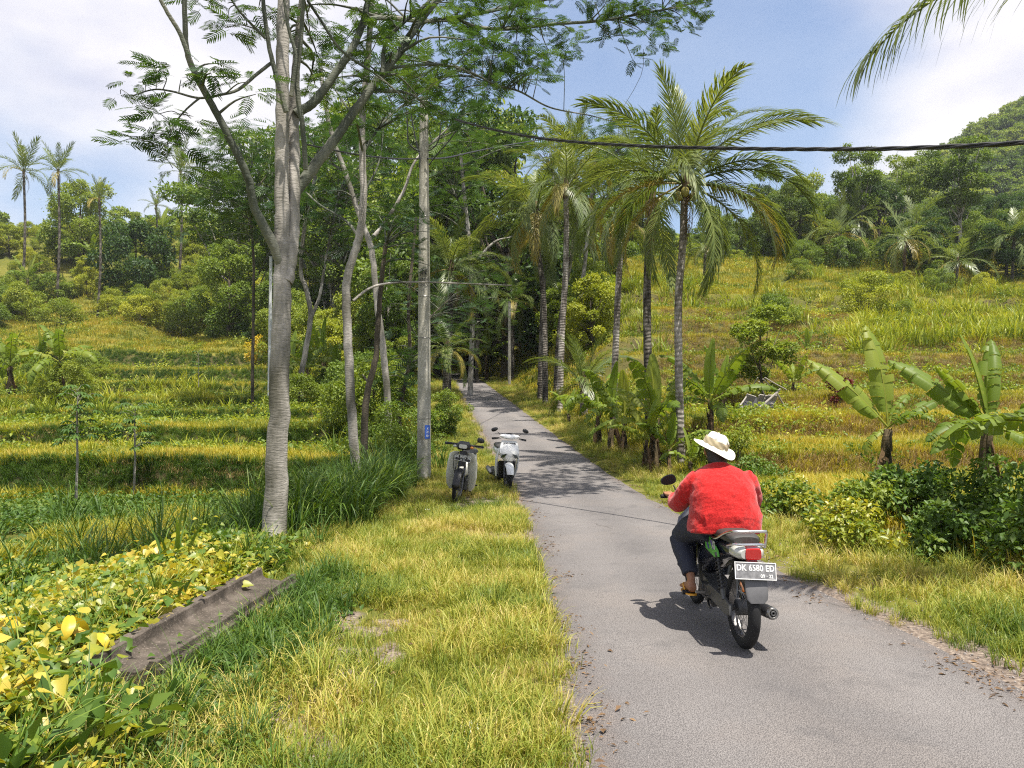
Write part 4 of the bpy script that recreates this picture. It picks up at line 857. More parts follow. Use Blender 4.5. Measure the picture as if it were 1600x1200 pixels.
limbs=[
 ([tb+Vector((-.02,0,-.25))]+PX([(427,862),(434,700),(437,560),(440,470),(441,400),(440,300),(441,200),(441,100),(443,0),(445,-120)],8.3),[38*pw,25*pw,20*pw,18.5*pw,17.5*pw,15.5*pw,14*pw,13*pw,12.5*pw,11.5*pw,8*pw]),
 (PX([(446,440),(457,370),(459,280),(459,180),(462,110),(468,40),(478,-60)],8.32,8.6),[16*pw,13*pw,12*pw,11*pw,8*pw,7*pw,5*pw]),
 (PX([(443,425),(425,378),(398,325),(388,280),(368,235),(340,180),(310,125),(292,80),(289,30),(286,-60)],8.3,7.4),[9*pw,10*pw,8*pw,7.5*pw,7*pw,6.5*pw,6*pw,5*pw,4.5*pw,3.5*pw]),
 (PX([(294,85),(280,50),(262,20),(244,-15),(230,-60)],7.5,7.2),[4.5*pw,4*pw,3.6*pw,3*pw,2*pw]),
 (PX([(438,348),(450,316),(490,262),(525,215),(556,170),(590,125),(625,80),(655,35),(690,-10),(730,-70)],8.32,9.5),[11*pw,12.5*pw,11.5*pw,10*pw,9*pw,9*pw,8.5*pw,8*pw,7*pw,5*pw]),
 (PX([(598,115),(602,70),(625,40),(660,12),(700,-30)],8.9,9.3),[5*pw,4.5*pw,4*pw,3.5*pw,2*pw]),
 (PX([(462,178),(492,158),(520,120),(545,85),(562,50),(575,0),(580,-60)],8.4,8.8),[9*pw,9*pw,8*pw,7.5*pw,7*pw,6*pw,4*pw]),
 (PX([(556,62),(575,32),(610,28),(665,33),(720,26),(790,12),(870,-6),(960,-40)],8.7,12),[6*pw,6*pw,5.5*pw,5*pw,5*pw,5*pw,4.5*pw,3*pw]),
 (PX([(712,27),(745,42),(800,45),(860,38),(930,33),(1000,22),(1070,8),(1130,-10)],10.2,13),[4.5*pw,4.5*pw,4.5*pw,4.2*pw,4*pw,3.4*pw,2.6*pw,2*pw]),
 (PX([(600,108),(640,103),(690,101),(735,113),(775,133),(812,143),(860,168),(920,180),(960,190)],9,12),[3.5*pw,3.3*pw,3*pw,3*pw,2.8*pw,2.6*pw,2.2*pw,1.6*pw,1*pw]),
 (PX([(478,265),(473,200),(464,130),(470,60),(476,-40)],8.2,7.9),[5*pw,5*pw,5*pw,4.5*pw,3.5*pw]),
 (PX([(447,175),(432,120),(420,70),(412,10),(408,-50)],8.15,7.9),[5.5*pw,5*pw,4.2*pw,4*pw,3*pw]),
 (PX([(424,98),(400,117),(372,140),(345,148),(310,153),(270,143),(240,140),(205,150)],8.1,7.6),[3.4*pw,3.2*pw,3*pw,2.4*pw,2.2*pw,1.8*pw,1.4*pw,1*pw]),
 (PX([(312,153),(290,172),(272,195),(262,222),(255,240)],7.8,7.5),[2*pw,1.6*pw,1.2*pw,1*pw,.8*pw]),
 (PX([(480,0),(500,30),(530,75),(562,100),(590,118),(640,160)],8,8.6),[2.6*pw]*3+[2.4*pw,2*pw,1.4*pw]),
 (PX([(415,60),(395,40),(370,12),(350,-20)],8,7.8),[3*pw,2.4*pw,2*pw,1.4*pw]),
 (PX([(455,150),(462,90),(450,40),(440,-30)],8.0,7.8),[4.*pw,3.4*pw,3*pw,2*pw]),
]
cl=[];rad=[];kk_=[]
def addc(L,Y0,Y1,r,jit=0):
    for x,y in L:
        cl.append(at(x+q.gauss(0,jit),y+q.gauss(0,jit),q.uniform(Y0,Y1))); rad.append(r)
addc([(192,150),(212,130),(236,108),(258,116),(285,124),(222,166),(248,172),(196,208),(214,216),(238,210),(262,224),(284,236),(268,256),(292,262),(318,104),(338,98),(382,128),(402,142),(300,182),(322,112),(255,190),(275,205),(185,222)],7.4,8.0,.10,3)
addc([(300,8),(345,10),(362,30),(398,6),(335,-20),(380,40),(425,20),(355,45),(310,-15)],7.6,8.4,.12,5)
addc([(q.uniform(455,760),q.uniform(-25,165)) for _ in range(66)],8.2,11.5,.15,4)
addc([(q.uniform(480,720),q.uniform(100,240)) for _ in range(16)],9.2,12.5,.15,4)
for _ in range(80):
    x=q.uniform(700,1105); top=-20; bot=lerp(100,38,max(0,(x-980)/125)) if x>980 else 92+10*math.sin(x*.03)
    yy=lerp(10.2,13,(x-712)/420)+q.gauss(0,.3); addc([(x,q.uniform(top,bot))],yy,yy,.17)
addc([(q.uniform(750,850),q.uniform(85,140)) for _ in range(17)],10.3,11.2,.15)
for a0,b0,c0,d0,n0 in ((650,-90,860,-200,50),(860,-30,1200,-190,120),(860,-200,980,-260,30),(700,-60,1000,-60,40)):
    addc([(lerp(a0,c0,u_)+q.gauss(0,40),lerp(b0,d0,u_)+q.gauss(0,25)) for u_ in [q.random() for _ in range(n0)]],11.5,15,.25)
addc([(q.uniform(150,650),q.uniform(-260,-30)) for _ in range(60)],7,10,.25)
# limbs carried on above the frame
limbs+=[(PX([(870,-6),(980,-70),(1100,-140),(1200,-190)],11.4,13.5),[4*pw,3.4*pw,2.6*pw,1.6*pw]),(PX([(690,-10),(760,-90),(860,-180),(980,-260)],9.5,13),[7*pw,5*pw,4*pw,2*pw]),(PX([(478,-60),(500,-160),(560,-260)],8.6,9.5),[5*pw,4*pw,2*pw]),(PX([(443,-60),(380,-160),(280,-230)],8.3,8),[8*pw,5*pw,2*pw])]
limb_tree(tb,'large pale-barked tree forking into many limbs, biggest trunk on the left verge',limbs,cl,np.array(rad),6,.27,11,'feathery leaved trees on the left verge',('bark','limb'))

def thin_tree(px,py,Y,trunk,wpx,others,clus,label,seed,bk='bark',k=6,ls=.36,r=.26,tpls=BIP):
    w=Y/F; b=at(px,py,Y); b.z=Hs(b.x,b.y); pts=[b+Vector((0,0,-.25))]+PX([(px,py)]+trunk,Y)
    lim=[(pts,[lerp(wpx*.52,wpx*.27,i/(len(pts)-1))*w for i in range(len(pts))])]
    for o in others: lim.append((PX(o[1:],Y,Y+.8),[lerp(o[0]*.5,o[0]*.2,i/(len(o)-2))*w for i in range(len(o)-1)]))
    qq=random.Random(seed); C=[];
    for (x0,x1,y0,y1,n,dy) in clus:
        for _ in range(n): C.append(at(qq.uniform(x0,x1),qq.uniform(y0,y1),Y+qq.uniform(-dy,dy)))
    return limb_tree(b,label,lim,C,np.full(len(C),r),k,ls,seed,'feathery leaved trees on the left verge',(bk,'limb'),tpls)
thin_tree(556,745,13.5,[(549,640),(544,540),(541,460),(546,420),(561,370),(568,310),(566,240),(567,170),(574,100),(580,20),(586,-80)],15,
  [(4.5,(552,470),(575,452),(605,443),(660,441),(720,443),(800,446)),(5,(561,370),(540,345),(500,320),(478,300)),(5,(566,240),(600,190),(650,150),(700,120)),(4,(567,200),(530,150),(500,100)),(4,(580,60),(650,20),(740,-20))],
  [(500,720,60,210,26,2.5),(560,840,-60,130,26,3),(690,800,105,190,12,1.5),(150,620,-260,-40,90,2.5)],'slender tree with bent grey trunk and one level bare limb crossing behind the pole',21)
thin_tree(607,650,21,[(600,560),(590,480),(582,400),(575,372),(556,320),(540,270),(520,215),(508,160),(500,100)],11,
  [(7,(578,375),(600,350),(630,300),(650,250),(700,200)),(5,(540,270),(500,240),(470,190)),(4,(556,320),(590,260),(600,200))],
  [(460,640,90,220,18,3),(600,780,130,230,16,3),(500,600,230,300,6,2)],'whitish slim tree leaning left behind the bent grey trunk',22,ls=.45,r=.36)
thin_tree(569,720,15,[(571,640),(577,600),(587,560),(591,500),(596,440),(603,380)],12,
  [(4,(577,600),(570,590),(566,585))],[(590,680,330,420,16,1.0)],'dead-topped stump like thin tree between the two slim trees',23,bk='bark_d',ls=.3,r=.2)
thin_tree(395,560,42,[(396,480),(396,400),(390,330),(382,270),(376,230)],5,
  [(4,(392,350),(400,300),(420,270)),(3,(388,330),(340,300),(310,290)),(3,(386,300),(400,240),(440,210))],
  [(300,440,195,330,95,5),(310,420,240,380,40,4)],'layered feathery tree behind the left limb of the big pale tree',24,bk='bark_d',ls=.85,r=.75,tpls=BIPs)
thin_tree(470,590,46,[(485,500),(478,450),(470,420),(480,330),(500,250)],9,
  [(6,(485,500),(500,460),(510,400),(530,300)),(5,(478,420),(440,330),(420,280))],
  [(420,640,195,330,110,6),(440,660,300,400,50,5)],'forked pale trunk tree in the middle distance between the big trunk and the bent one',25,ls=.95,r=.85,tpls=BIPs)
thin_tree(735,600,44,[(738,500),(735,400),(725,300),(720,240)],9,
  [(5,(735,420),(770,380),(800,370)),(4,(730,340),(700,280),(690,240)),(5,(738,500),(700,450),(690,430))],
  [(660,800,400,520,60,4),(640,760,210,330,50,5),(800,880,215,250,10,4)],'feathery tree leaning over the road beyond the pole',26,ls=.9,r=.8,tpls=BIPs)
thin_tree(905,600,48,[(905,500),(915,400),(925,300),(930,240)],8,
  [(5,(915,400),(880,330),(860,260)),(4,(925,300),(960,240),(1000,215))],
  [(820,900,200,235,14,4),(900,1040,185,250,44,4),(880,980,240,300,20,4)],'high thin tree behind the palm cluster with feathery top on the skyline',27,ls=.9,r=.8,tpls=BIPs)
thin_tree(625,640,24,[(640,560),(638,480),(645,400),(650,340)],7,[(4,(640,560),(670,500),(700,470))],[(600,760,420,600,46,2.5),(590,660,560,640,12,1.5)],'small leafy tree in the undergrowth just left of the pole',28,bk='bark_d',ls=.5,r=.4,tpls=BIPs)

# ================================================================ other trees and shrubs
def broad(seed,h,cr,n_cl,leaves,ls,mat,trunk_r,fl=.75,lowest=.35,shape='round',bark_='bark_d'):
    """a broadleaf tree h high: forked trunk and crown of leaf clumps, returns (trunk mesh, crown mesh)"""
    q=random.Random(seed); r=np.random.default_rng(seed); C=[]
    for i in range(n_cl):
        t=(i+.5)/n_cl; z=lerp(lowest,1,t**.8)*h; a=i*2.4+q.uniform(-.5,.5)
        if shape=='round': w=math.sin(math.pi*min(1,.12+.80*(z/h-lowest)/(1-lowest+.01)))**.7
        elif shape=='flat': w=.35+.65*((z/h-lowest)/(1-lowest))**.6
        elif shape=='cone': w=1.05-(z/h-lowest)/(1-lowest)*.85
        else: w=1
        rr=cr*w*q.uniform(.3,1.25)**.6*(.85 if i<n_cl-2 else .3); C.append((math.cos(a)*rr,math.sin(a)*rr,z-cr*.12+q.gauss(0,.05)*h,cr*q.uniform(.13,.33)))
    C=np.array(C); v,qq,t=clump_crown(seed,C,leaves//n_cl,ls,fl)
    b=MB(); b.tube([(0,0,-.4),(.01*h,0,h*.2),(-.01*h,.01*h,h*.5),(0,0,h*.8)],[trunk_r*1.3,trunk_r,trunk_r*.75,trunk_r*.25],8)
    for c in C[::2]:
        z0=min(h*.6,max(h*.15,c[2]*.55)); p0=Vector((0,0,z0)); p1=Vector(c[:3]); b.tube([p0,(p0+p1)/2+Vector((0,0,-.05*h)),p1],[trunk_r*.5,trunk_r*.3,trunk_r*.1],5)
    return new_mesh('trunk',b.v,b.f,smooth=True,mat=M[bark_]),new_mesh('crown',v,qq,t,mat=M[mat])
KIND={
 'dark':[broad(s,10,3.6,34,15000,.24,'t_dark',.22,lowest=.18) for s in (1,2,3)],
 'mid':[broad(s,9,3.6,32,13000,.26,'t_mid',.18,lowest=.15) for s in (4,5,6)],
 'light':[broad(s,7,3.0,28,11000,.24,'t_light',.13,lowest=.10) for s in (7,8)],
 'tall':[broad(s,15,3.8,28,11000,.30,'t_mid',.24,lowest=.42,shape='flat',bark_='bark') for s in (9,10)],
 'umbrella':[broad(s,13,5.2,32,12000,.27,'t_mid',.22,.32,.55,'flat',bark_='bark') for s in (11,12)],
 'bush':[broad(s,3.2,2.2,22,6000,.17,'t_light',.05,lowest=.08) for s in (13,14,15)],
 'dbush':[broad(s,3.2,2.3,22,6000,.18,'t_mid',.05,lowest=.05) for s in (16,17)],
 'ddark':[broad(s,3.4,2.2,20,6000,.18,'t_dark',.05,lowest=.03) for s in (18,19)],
}
def plant_tree(kind,x,y,sc,label,group,seed=0,name='tree',cat='tree',sz=1.):
    q=random.Random(seed*7919+int(x*13)+int(y*31)); t,c=q.choice(KIND[kind]); z=Hs(x,y)
    r=empty(name,(x,y,z-.1),q.uniform(0,6.28),label,cat,group,scale=sc); r.scale=(sc,sc,sc*sz*q.uniform(.85,1.15)); link('stem' if 'bush' in name else 'trunk',t,r); link('crown',c,r); return r
LAND=[(36,'the far left palm'),(90,'the second skyline palm'),(154,'the scruffy palm'),(281,'the lone skyline palm'),(372,'the left limb'),(440,'the big trunk'),(550,'the bent trunk'),(597,'the whitish trunk'),(660,'the utility pole'),(722,'the road end'),(795,'the concrete post'),(855,'the palm cluster'),(965,'the leaning palm'),(1015,'the dark palm trunk'),(1065,'the tallest palm'),(1190,'the young tree'),(1310,'the left hilltop palm'),(1415,'the golden palm'),(1497,'the grey-green palm'),(1585,'the right edge palm')]
def fill(n,pxr,Yr,kinds,scr,lab,group,seed,name='tree',cat='tree',ok=None,mind=1.6):
    q=random.Random(seed); placed=[]; tries=0; items=[]
    while len(placed)<n and tries<n*40:
        tries+=1; Y=math.sqrt(lerp(Yr[0]**2,Yr[1]**2,q.random())); px=q.uniform(*pxr); x=(px-800)/F*Y
        d,_=road_dist(np.array([x]),np.array([Y])); 
        if abs(d[0])<5 or (ok and not ok(px,Y,x,float(d[0]))): continue
        if any((x-a)**2+(Y-b)**2<mind**2 for a,b in placed): continue
        placed.append((x,Y)); kd=q.choice(kinds); s=q.uniform(*scr)
        w=None; s_rel=(s-scr[0])/(scr[1]-scr[0]+1e-6); items.append((kd,x,Y,px,s,s_rel)); continue
        w={'dark':'dark glossy','mid':'mid green','light':'yellow-green','tall':'tall clear-stemmed','umbrella':'flat-topped','bush':'yellow-green','dbush':'green','ddark':'dark green'}[kd]
    ys=sorted(i[2] for i in items); used=set()
    for j,(kd,x,Y,px,s,sr) in enumerate(items):
        w={'dark':'dark glossy','mid':'mid green','light':'yellow-green','tall':'clear-stemmed','umbrella':'flat-topped','bush':'yellow-green','dbush':'green','ddark':'dark green'}[kd]
        size='small' if sr<.33 else 'large' if sr>.66 else 'middling'; rk=ys.index(Y)/max(1,len(ys)); dp='in front' if rk<.33 else 'at the back' if rk>.66 else 'halfway back'
        lm=min(LAND,key=lambda a:abs(a[0]-px)); rel='in line with' if abs(lm[0]-px)<14 else ('left of' if px<lm[0] else 'right of'); L0=f'{size} {w} {lab} {dp}, {rel} {lm[1]}'
        if L0 in used: L0=L0.replace(lab,lab+' with a twin')

        if len(L0.split())>16: L0=L0.replace('middling ','').replace('at the back','behind').replace('in line with','by').replace('the lone skyline palm','the lone palm').replace('halfway back','mid')
        if len(L0.split())>16: L0=L0.split(' ',1)[1]
        used.add(L0); plant_tree(kd,x,Y,s,L0,group,seed+j+1,name,cat)
# left slope thicket
fill(34,(-70,430),(99,118),['bush','bush','dbush','bush'],(.8,1.5),'thicket shrub','shrubs along the top of the left field',201,'bush','shrub',mind=3)
fill(76,(-70,430),(114,152),['light','bush','light','bush','bush','dbush'],(.5,1.0),'left hillside tree','small trees on the left hillside',202,mind=4)
fill(12,(-60,430),(148,175),['mid','light','light','tall'],(.45,.75),'left skyline tree','trees on the left skyline',203,mind=6)
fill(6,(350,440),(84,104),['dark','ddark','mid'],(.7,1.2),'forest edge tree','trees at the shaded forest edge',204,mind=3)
# forest behind, left of the road
fill(32,(430,680),(60,84),['light','mid','light','tall','mid'],(.6,1.0),'forest wall tree','forest wall left of the road',205,mind=4)
fill(30,(430,720),(84,125),['umbrella','tall','mid','light'],(.9,1.3),'deep forest tree','tall forest trees left of the road',206,mind=6)
fill(12,(560,690),(24,52),['dbush','ddark','bush'],(.5,.95),'roadside shrub','roadside undergrowth shrubs on the left',207,'bush','shrub',ok=lambda px,Y,x,d:d<-3.6 and d>-9)
fill(8,(600,690),(40,62),['mid','dark','tall'],(.55,.85),'far roadside tree','trees crowding the left side of the far road',208,ok=lambda px,Y,x,d:d<-6.5)
fill(12,(-60,170),(44,80),['dbush','bush','bush'],(.4,.85),'left field shrub','shrubs scattered over the left field',216,'bush','shrub',mind=3)
fill(10,(440,620),(36,56),['dbush','bush'],(.4,.8),'field edge shrub','shrubs at the field edge behind the big trunk',217,'bush','shrub',mind=2,ok=lambda px,Y,x,d:d<-5)
fill(9,(1200,1560),(44,78),['dbush','bush'],(.3,.7),'right hillside shrub','shrubs scattered over the right hillside',218,'bush','shrub',mind=3)
# right of the road
fill(15,(735,930),(40,62),['mid','light','light','dbush'],(.4,.7),'grove tree','dark grove right of the far road',209,ok=lambda px,Y,x,d:d>6.5 and px<925)
fill(24,(740,960),(66,104),['light','tall','mid','light'],(.7,1.1),'road bend forest tree','forest behind the road bend',210,mind=5,ok=lambda px,Y,x,d:abs(d)>8)
fill(16,(840,900),(24,40),['dbush','ddark','bush'],(.3,.6),'palm foot shrub','shrubs at the foot of the palm cluster',211,'bush','shrub',ok=lambda px,Y,x,d:d>3.2,mind=1)
fill(34,(900,1290),(98,128),['mid','light','dark','bush','umbrella'],(.5,.9),'ridge tree','trees on the ridge above the grassy hill',212,mind=4)
fill(46,(1200,1680),(96,130),['mid','dark','mid','tall','light'],(.75,1.2),'hilltop wood tree','trees behind the hilltop palms',213,mind=4)
fill(12,(1450,1680),(74,92),['dark','dbush','mid','ddark'],(.5,.8),'right hill edge tree','trees at the right hill edge',214,mind=3)
fill(16,(1190,1500),(84,98),['dbush','bush','ddark'],(.7,1.2),'hilltop shrub','shrubs below the hilltop palms',215,'bush','shrub',mind=3)
plant_tree('bush',at(1355,440,60).x,60,1.0,'rounded leafy shrub tree on the right hill below the golden palm','single trees on the right hill')
# single bigger ones
def big(px,Y,kind,top,label,seed):
    x=(px-800)/F*Y; z0=Hs(x,Y); h={'dark':10,'mid':9,'light':7,'tall':15,'umbrella':13,'bush':3.2,'dbush':3.2,'ddark':3.4}[kind]; need=at(px,top,Y).z-z0
    r=plant_tree(kind,x,Y,1,label,'notable single trees',seed); r.scale=(need/h*.95,need/h*.95,need/h*1.0); return r
big(792,64,'dark',185,'big round dark glossy tree rising over the palms right of the pole',1)
big(735,78,'mid',210,'tall green tree left of the big round dark one',2)
big(1005,100,'mid',300,'rounded tree on the skyline behind the two front palms',3)
big(560,88,'umbrella',180,'flat-topped tree high on the skyline behind the slender trunks',4)
big(640,92,'tall',205,'tall tree on the skyline just left of the pole top',5)
big(505,95,'umbrella',205,'wide flat-topped tree on the skyline right of the big trunk',6)
big(372,96,'umbrella',262,'flat-topped tree on the skyline left of the big trunk',7)
big(120,130,'mid',285,'rounded green tree between the left skyline palms',8)
big(208,118,'ddark',345,'dark leafy shrub tree below the scruffy palm on the left slope',9)
big(1350,96,'tall',232,'tall bare-stemmed tree sticking out above the right hilltop woods',10)
big(1405,104,'umbrella',255,'spreading tree on the right hillside above the golden palm',11)
big(680,70,'mid',250,'bushy tree directly right of the pole top',12)
# young tree with stakes over the debris
b=G(1190,27); stj=broad(77,3.6,.95,22,5200,.10,'t_mid',.035,lowest=.25,shape='round'); r=empty('young_tree',b,0,'young leafy tree with thin dark stem beside the collapsed shelter','tree'); link('trunk',stj[0],r); link('crown',stj[1],r)
r.scale=(1.45,1.45,1.12)
# cassava saplings in the left field
def palmate(seed,n,leafL,mat='weed'):
    q=np.random.default_rng(seed); C=[];D=[];U=[];T=[];Ls=[]
    return q
def cassava(px,Y,toprow,label,seed,foot=None):
    b=G(px,Y); q=np.random.default_rng(seed); h=at(px,toprow,Y).z-b.z; root=empty('cassava_plant',b,0,label,'young tree','cassava saplings in the left field')
    st=MB().tube([(0,0,-.1),(.02,0,h*.4),(-.02,.02,h*.75),(0,0,h*.96)],[.03,.024,.018,.008],7); C=[];D=[];U=[];T=[];LL=[]
    for i in range(34):
        z=h*q.uniform(.42,1)**.8; a=q.uniform(0,6.28); pl=q.uniform(.25,.5)*(1.25-.55*z/h); tip=np.array([math.cos(a)*pl,math.sin(a)*pl,z+.08]); st.tube([(0,0,z-.05),(tip[0]*.5,tip[1]*.5,z+.05),tuple(tip)],[.005,.004,.003],4); tt=q.uniform(0,1)
        for k in range(7):
            b2=a+(k-3)*.55; C.append(tip); D.append((math.cos(b2),math.sin(b2),-.45)); U.append((0,0,1)); T.append(tt); LL.append(.22*(1-.08*abs(k-3)))
    LL=np.array(LL); v,f,t=leafcards(np.array(C),np.array(D),np.array(U)+q.normal(0,.1,(len(C),3)),LL,LL*.28,np.array(T))
    st.obj('stem',M['bark'],root); link('foliage',new_mesh('foliage',v,f,t,mat=M['weed']),root)
cassava(122,15.8,605,'cassava sapling with thin pale stem and drooping fingered leaves in the left field',1)
cassava(212,17.5,632,'shorter cassava sapling right of the taller pale-stemmed one',2)
cassava(1262,44,520,'tiny thin sapling alone on the bright right slope',3)
cassava(310,52,548,'small leafy sapling in the middle of the left field',4)

# ---- near shrubs on the right, below the banana plants
def near_shrub(px,Y,h,rad_,label,mat,seed,ls=.085,n=1900,name='shrub',cat='shrub',group='shrubs under the banana plants'):
    b=G(px,Y); q=np.random.default_rng(seed); C=[]
    for i in range(16): a=q.uniform(0,6.28); rr=rad_*q.uniform(0,1)**.6; z=h*q.uniform(.12,1.1)*(1-.35*rr/rad_); C.append((math.cos(a)*rr*1.1,math.sin(a)*rr,z,rad_*q.uniform(.16,.38)))
    C=np.array(C); v,f,t=clump_crown(seed,C,n//16,ls,.85,out=.5); root=empty(name,b,0,label,cat,group); st=MB()
    for c in C[::2]: st.tube([(c[0]*.1,c[1]*.1,-.1),(c[0]*.5,c[1]*.5,c[2]*.6),tuple(c[:3])],[.014,.009,.004],5)
    st.obj('stem',M['bark_d'],root); link('foliage',new_mesh('foliage',v,f,t,mat=M[mat]),root); return root
for i,(px,Y,h,rd,mat,lab) in enumerate([
 (1505,8.6,.75,.6,'weed','dense leafy shrub at the foot of the large banana clump'),
 (1590,8.2,.95,.65,'weed','dense dark shrub cut by the right edge under the bananas'),
 (1440,9.2,.85,.7,'weed','bright leafy shrub left of the large banana clump'),
 (1400,9.8,.8,.55,'weed','climbing leafy shrub around the stem of the upright-leaved banana'),
 (1365,9.0,.6,.6,'t_mid','low dark shrub below the upright-leaved banana'),
 (1300,10.2,.55,.7,'weed','low green weedy mound nearest the rider on the right'),
 (1240,10.8,.5,.6,'vine','low yellow-green mound just right of the rider elbow'),
 (1330,8.6,.4,.6,'vine','low bright leafy mound at the edge of the right verge'),
 (1620,7.4,.9,.7,'weed','leafy shrub just past the right edge'),
 (1470,7.9,.45,.5,'weed','small leafy shrub in front of the dark ones'),
 (1150,17,1.0,.8,'t_mid','dark shrub under the arching banana right of the tallest palm'),
 (1185,15.5,.5,.7,'weed','low leafy shrub behind the rider shoulder')]):
    near_shrub(px,Y,h,rd,lab,mat,300+i)
near_shrub(1310,28,1.3,.42,'dark red leaved croton bush on the dry terrace','red_leaf',330,.10,900,group='coloured bushes')
near_shrub(402,75,3.4,1.5,'small bright yellow bush at the forest edge left of the big trunk','yellow_leaf',331,.25,1400,group='coloured bushes')
near_shrub(790,0,1,1,'x','weed',1) if False else None
for i,(px,Y,h,rd,lab) in enumerate([(600,17,1.3,.9,'leafy shrub in the long grass behind the slim trunks'),(640,20,1.5,.8,'leafy shrub touching the left side of the pole'),(470,11.2,.8,.55,'dark leafy shrub just right of the big pale trunk'),(690,24,1.1,.6,'leafy shrub between pole and far road edge'),(705,30,1.2,.8,'leafy shrub on the left road edge beyond the pole')]):
    near_shrub(px,Y,h,rd,lab,'t_mid',340+i,.08,2600,group='shrubs near the pole')

# ---- wooded ridge and mountain far behind: one mass nobody could count
def far_proto(seed,mat,h=11,cr=4.6,fl=.6):
    t,c=broad(seed,h,cr,15,1500,.85,mat,.25,fl,.25,'round'); o=link('far_tree',c,col=PROTO); return o
fp=[far_proto(81,'t_dark'),far_proto(82,'t_mid'),far_proto(83,'t_mid'),far_proto(84,'t_mid',14,4.5),far_proto(85,'t_light',9,4.2),far_proto(86,'t_mid',13,6,.3)]
n=7500; y=150+rng.uniform(0,1,n)*280; x=rng.uniform(.16,.95,n)*y; k=(H(x,y)>29)
n2=900; y2=165+rng.uniform(0,1,n2)*110; x2=rng.uniform(-.85,.45,n2)*y2
xx=np.r_[x[k],x2]; yy=np.r_[y[k],y2]
scatter('distant_forest',on_ground(xx,yy,-1.5),np.where(xx/yy<.2,.7,1)*rng.uniform(.55,1.15,len(xx)),fp,88,.06)

# ================================================================ lettering
def text(s_,size,mat,parent,loc,rot,name='lettering',ext=.001,wscale=1.,bold=0.0,align='CENTER'):
    cu=bpy.data.curves.new('t','FONT'); cu.body=s_; cu.size=size; cu.extrude=ext; cu.align_x=align; cu.align_y='CENTER'; cu.offset=bold; cu.space_character=1.05; cu.resolution_u=3
    t=bpy.data.objects.new('t',cu); scene.collection.objects.link(t); dg=bpy.context.evaluated_depsgraph_get(); me=bpy.data.meshes.new_from_object(t.evaluated_get(dg)); bpy.data.objects.remove(t); me.materials.clear(); me.materials.append(mat)
    o=link(name,me,parent,loc,rot); o.scale=(wscale,1,1); return o

# ================================================================ motorbikes
def wheel(root,name,c,Rr,tr,spoked=True,steer=None,disc=False):
    """tyre > rim, spokes, hub; axis along X"""
    Ro=Rr; b=MB(); n=56; prof=[(-.85,-.95),(-1,-.45),(-.98,.15),(-.72,.62),(-.3,.92),(.3,.92),(.72,.62),(.98,.15),(1,-.45),(.85,-.95)]; m=len(prof); V=[]
    for i in range(n):
        a=2*math.pi*i/n
        for px_,pr in prof:
            g=(.0035 if (abs(px_)<.8 and pr>.5 and i%4==0) else 0); r=Ro-tr+pr*tr-g; V.append((px_*tr,r*math.cos(a),r*math.sin(a)))
    b.add(V,[(i*m+k,i*m+(k+1)%m,((i+1)%n)*m+(k+1)%m,((i+1)%n)*m+k) for i in range(n) for k in range(m)])
    w=b.obj(name,M['rubber'],root,loc=c)
    if steer: w.rotation_euler=(0,0,steer)
    rb=MB(); 
    for sx in (-1,1): rb.torus((sx*tr*.62,0,0),(1,0,0),Ro-2*tr*.92,.0065,48,8)
    rb.tube([(-tr*.6,0,0),(tr*.6,0,0)],[Ro-2*tr*1.02]*2,48,cap=False); rb.obj('rim',M['steel'],w)
    s=MB()
    if spoked:
        for i in range(36):
            a=2*math.pi*i/36; sx=(-1 if i%2 else 1); t=.55*(1 if (i//2)%2 else -1)
            s.cyl((sx*.028,.045*math.cos(a),.045*math.sin(a)),(sx*.006,(Ro-2*tr)*math.cos(a+t),(Ro-2*tr)*math.sin(a+t)),.0016,n=5)
        s.obj('spokes',M['steel'],w)
    else:
        for i in range(5):
            a=2*math.pi*i/5; s.prism([(-.016,.02),(.016,.02),(.012,Ro-2*tr),(-.012,Ro-2*tr)],(0,0,0),(0,-math.sin(a),math.cos(a)),(0,math.cos(a),math.sin(a)),.022)
        s.obj('spokes',M['dsteel'],w,smooth=False,bevel=.003)
    h=MB().tube([(-.05,0,0),(-.045,0,0),(.045,0,0),(.05,0,0)],[.035,.055,.055,.035],24); 
    h.obj('hub',M['dsteel'],w)
    if disc: MB().torus((.05,0,0),(1,0,0),.085,.02,30,6,ry=.002).obj('brake_disc',M['steel'],w)
    return w
def mirror(root,stem0,stem1,c,w,h,yaw,roll=0):
    t=MB().tube([stem0,((Vector(stem0)+Vector(stem1))/2+Vector((0,0,.01))),stem1],[.0055]*3,8); t.obj('mirror_stem',M['black'],root)
    Rm=Euler((0,roll,yaw)).to_matrix(); b=MB(); n=24; V=[]; sec=[(0,1.0),(.012,1.04),(.03,.85),(.04,.45)]
    for d,k in sec:
        for i in range(n):
            a=2*math.pi*i/n; x=math.copysign(abs(math.cos(a))**.8,math.cos(a))*w*.5*k; z=math.copysign(abs(math.sin(a))**.85,math.sin(a))*h*.5*k*(1+.15*math.cos(a)); V.append(Vector(c)+Rm@Vector((x,d,z)))
    b.add(V,[(j*n+i,j*n+(i+1)%n,(j+1)*n+(i+1)%n,(j+1)*n+i) for j in range(3) for i in range(n)]+[tuple(range(3*n,4*n)),tuple(range(n-1,-1,-1))]); m_=b.obj('mirror',M['black'],root)
    g=MB(); V=[]
    for i in range(n):
        a=2*math.pi*i/n; x=math.copysign(abs(math.cos(a))**.8,math.cos(a))*w*.44; z=math.copysign(abs(math.sin(a))**.85,math.sin(a))*h*.43*(1+.15*math.cos(a)); V.append(Vector(c)+Rm@Vector((x,-.0025,z)))
    g.add(V,[tuple(range(n-1,-1,-1))]); g.obj('mirror_glass',M['mirror'],m_,smooth=False)
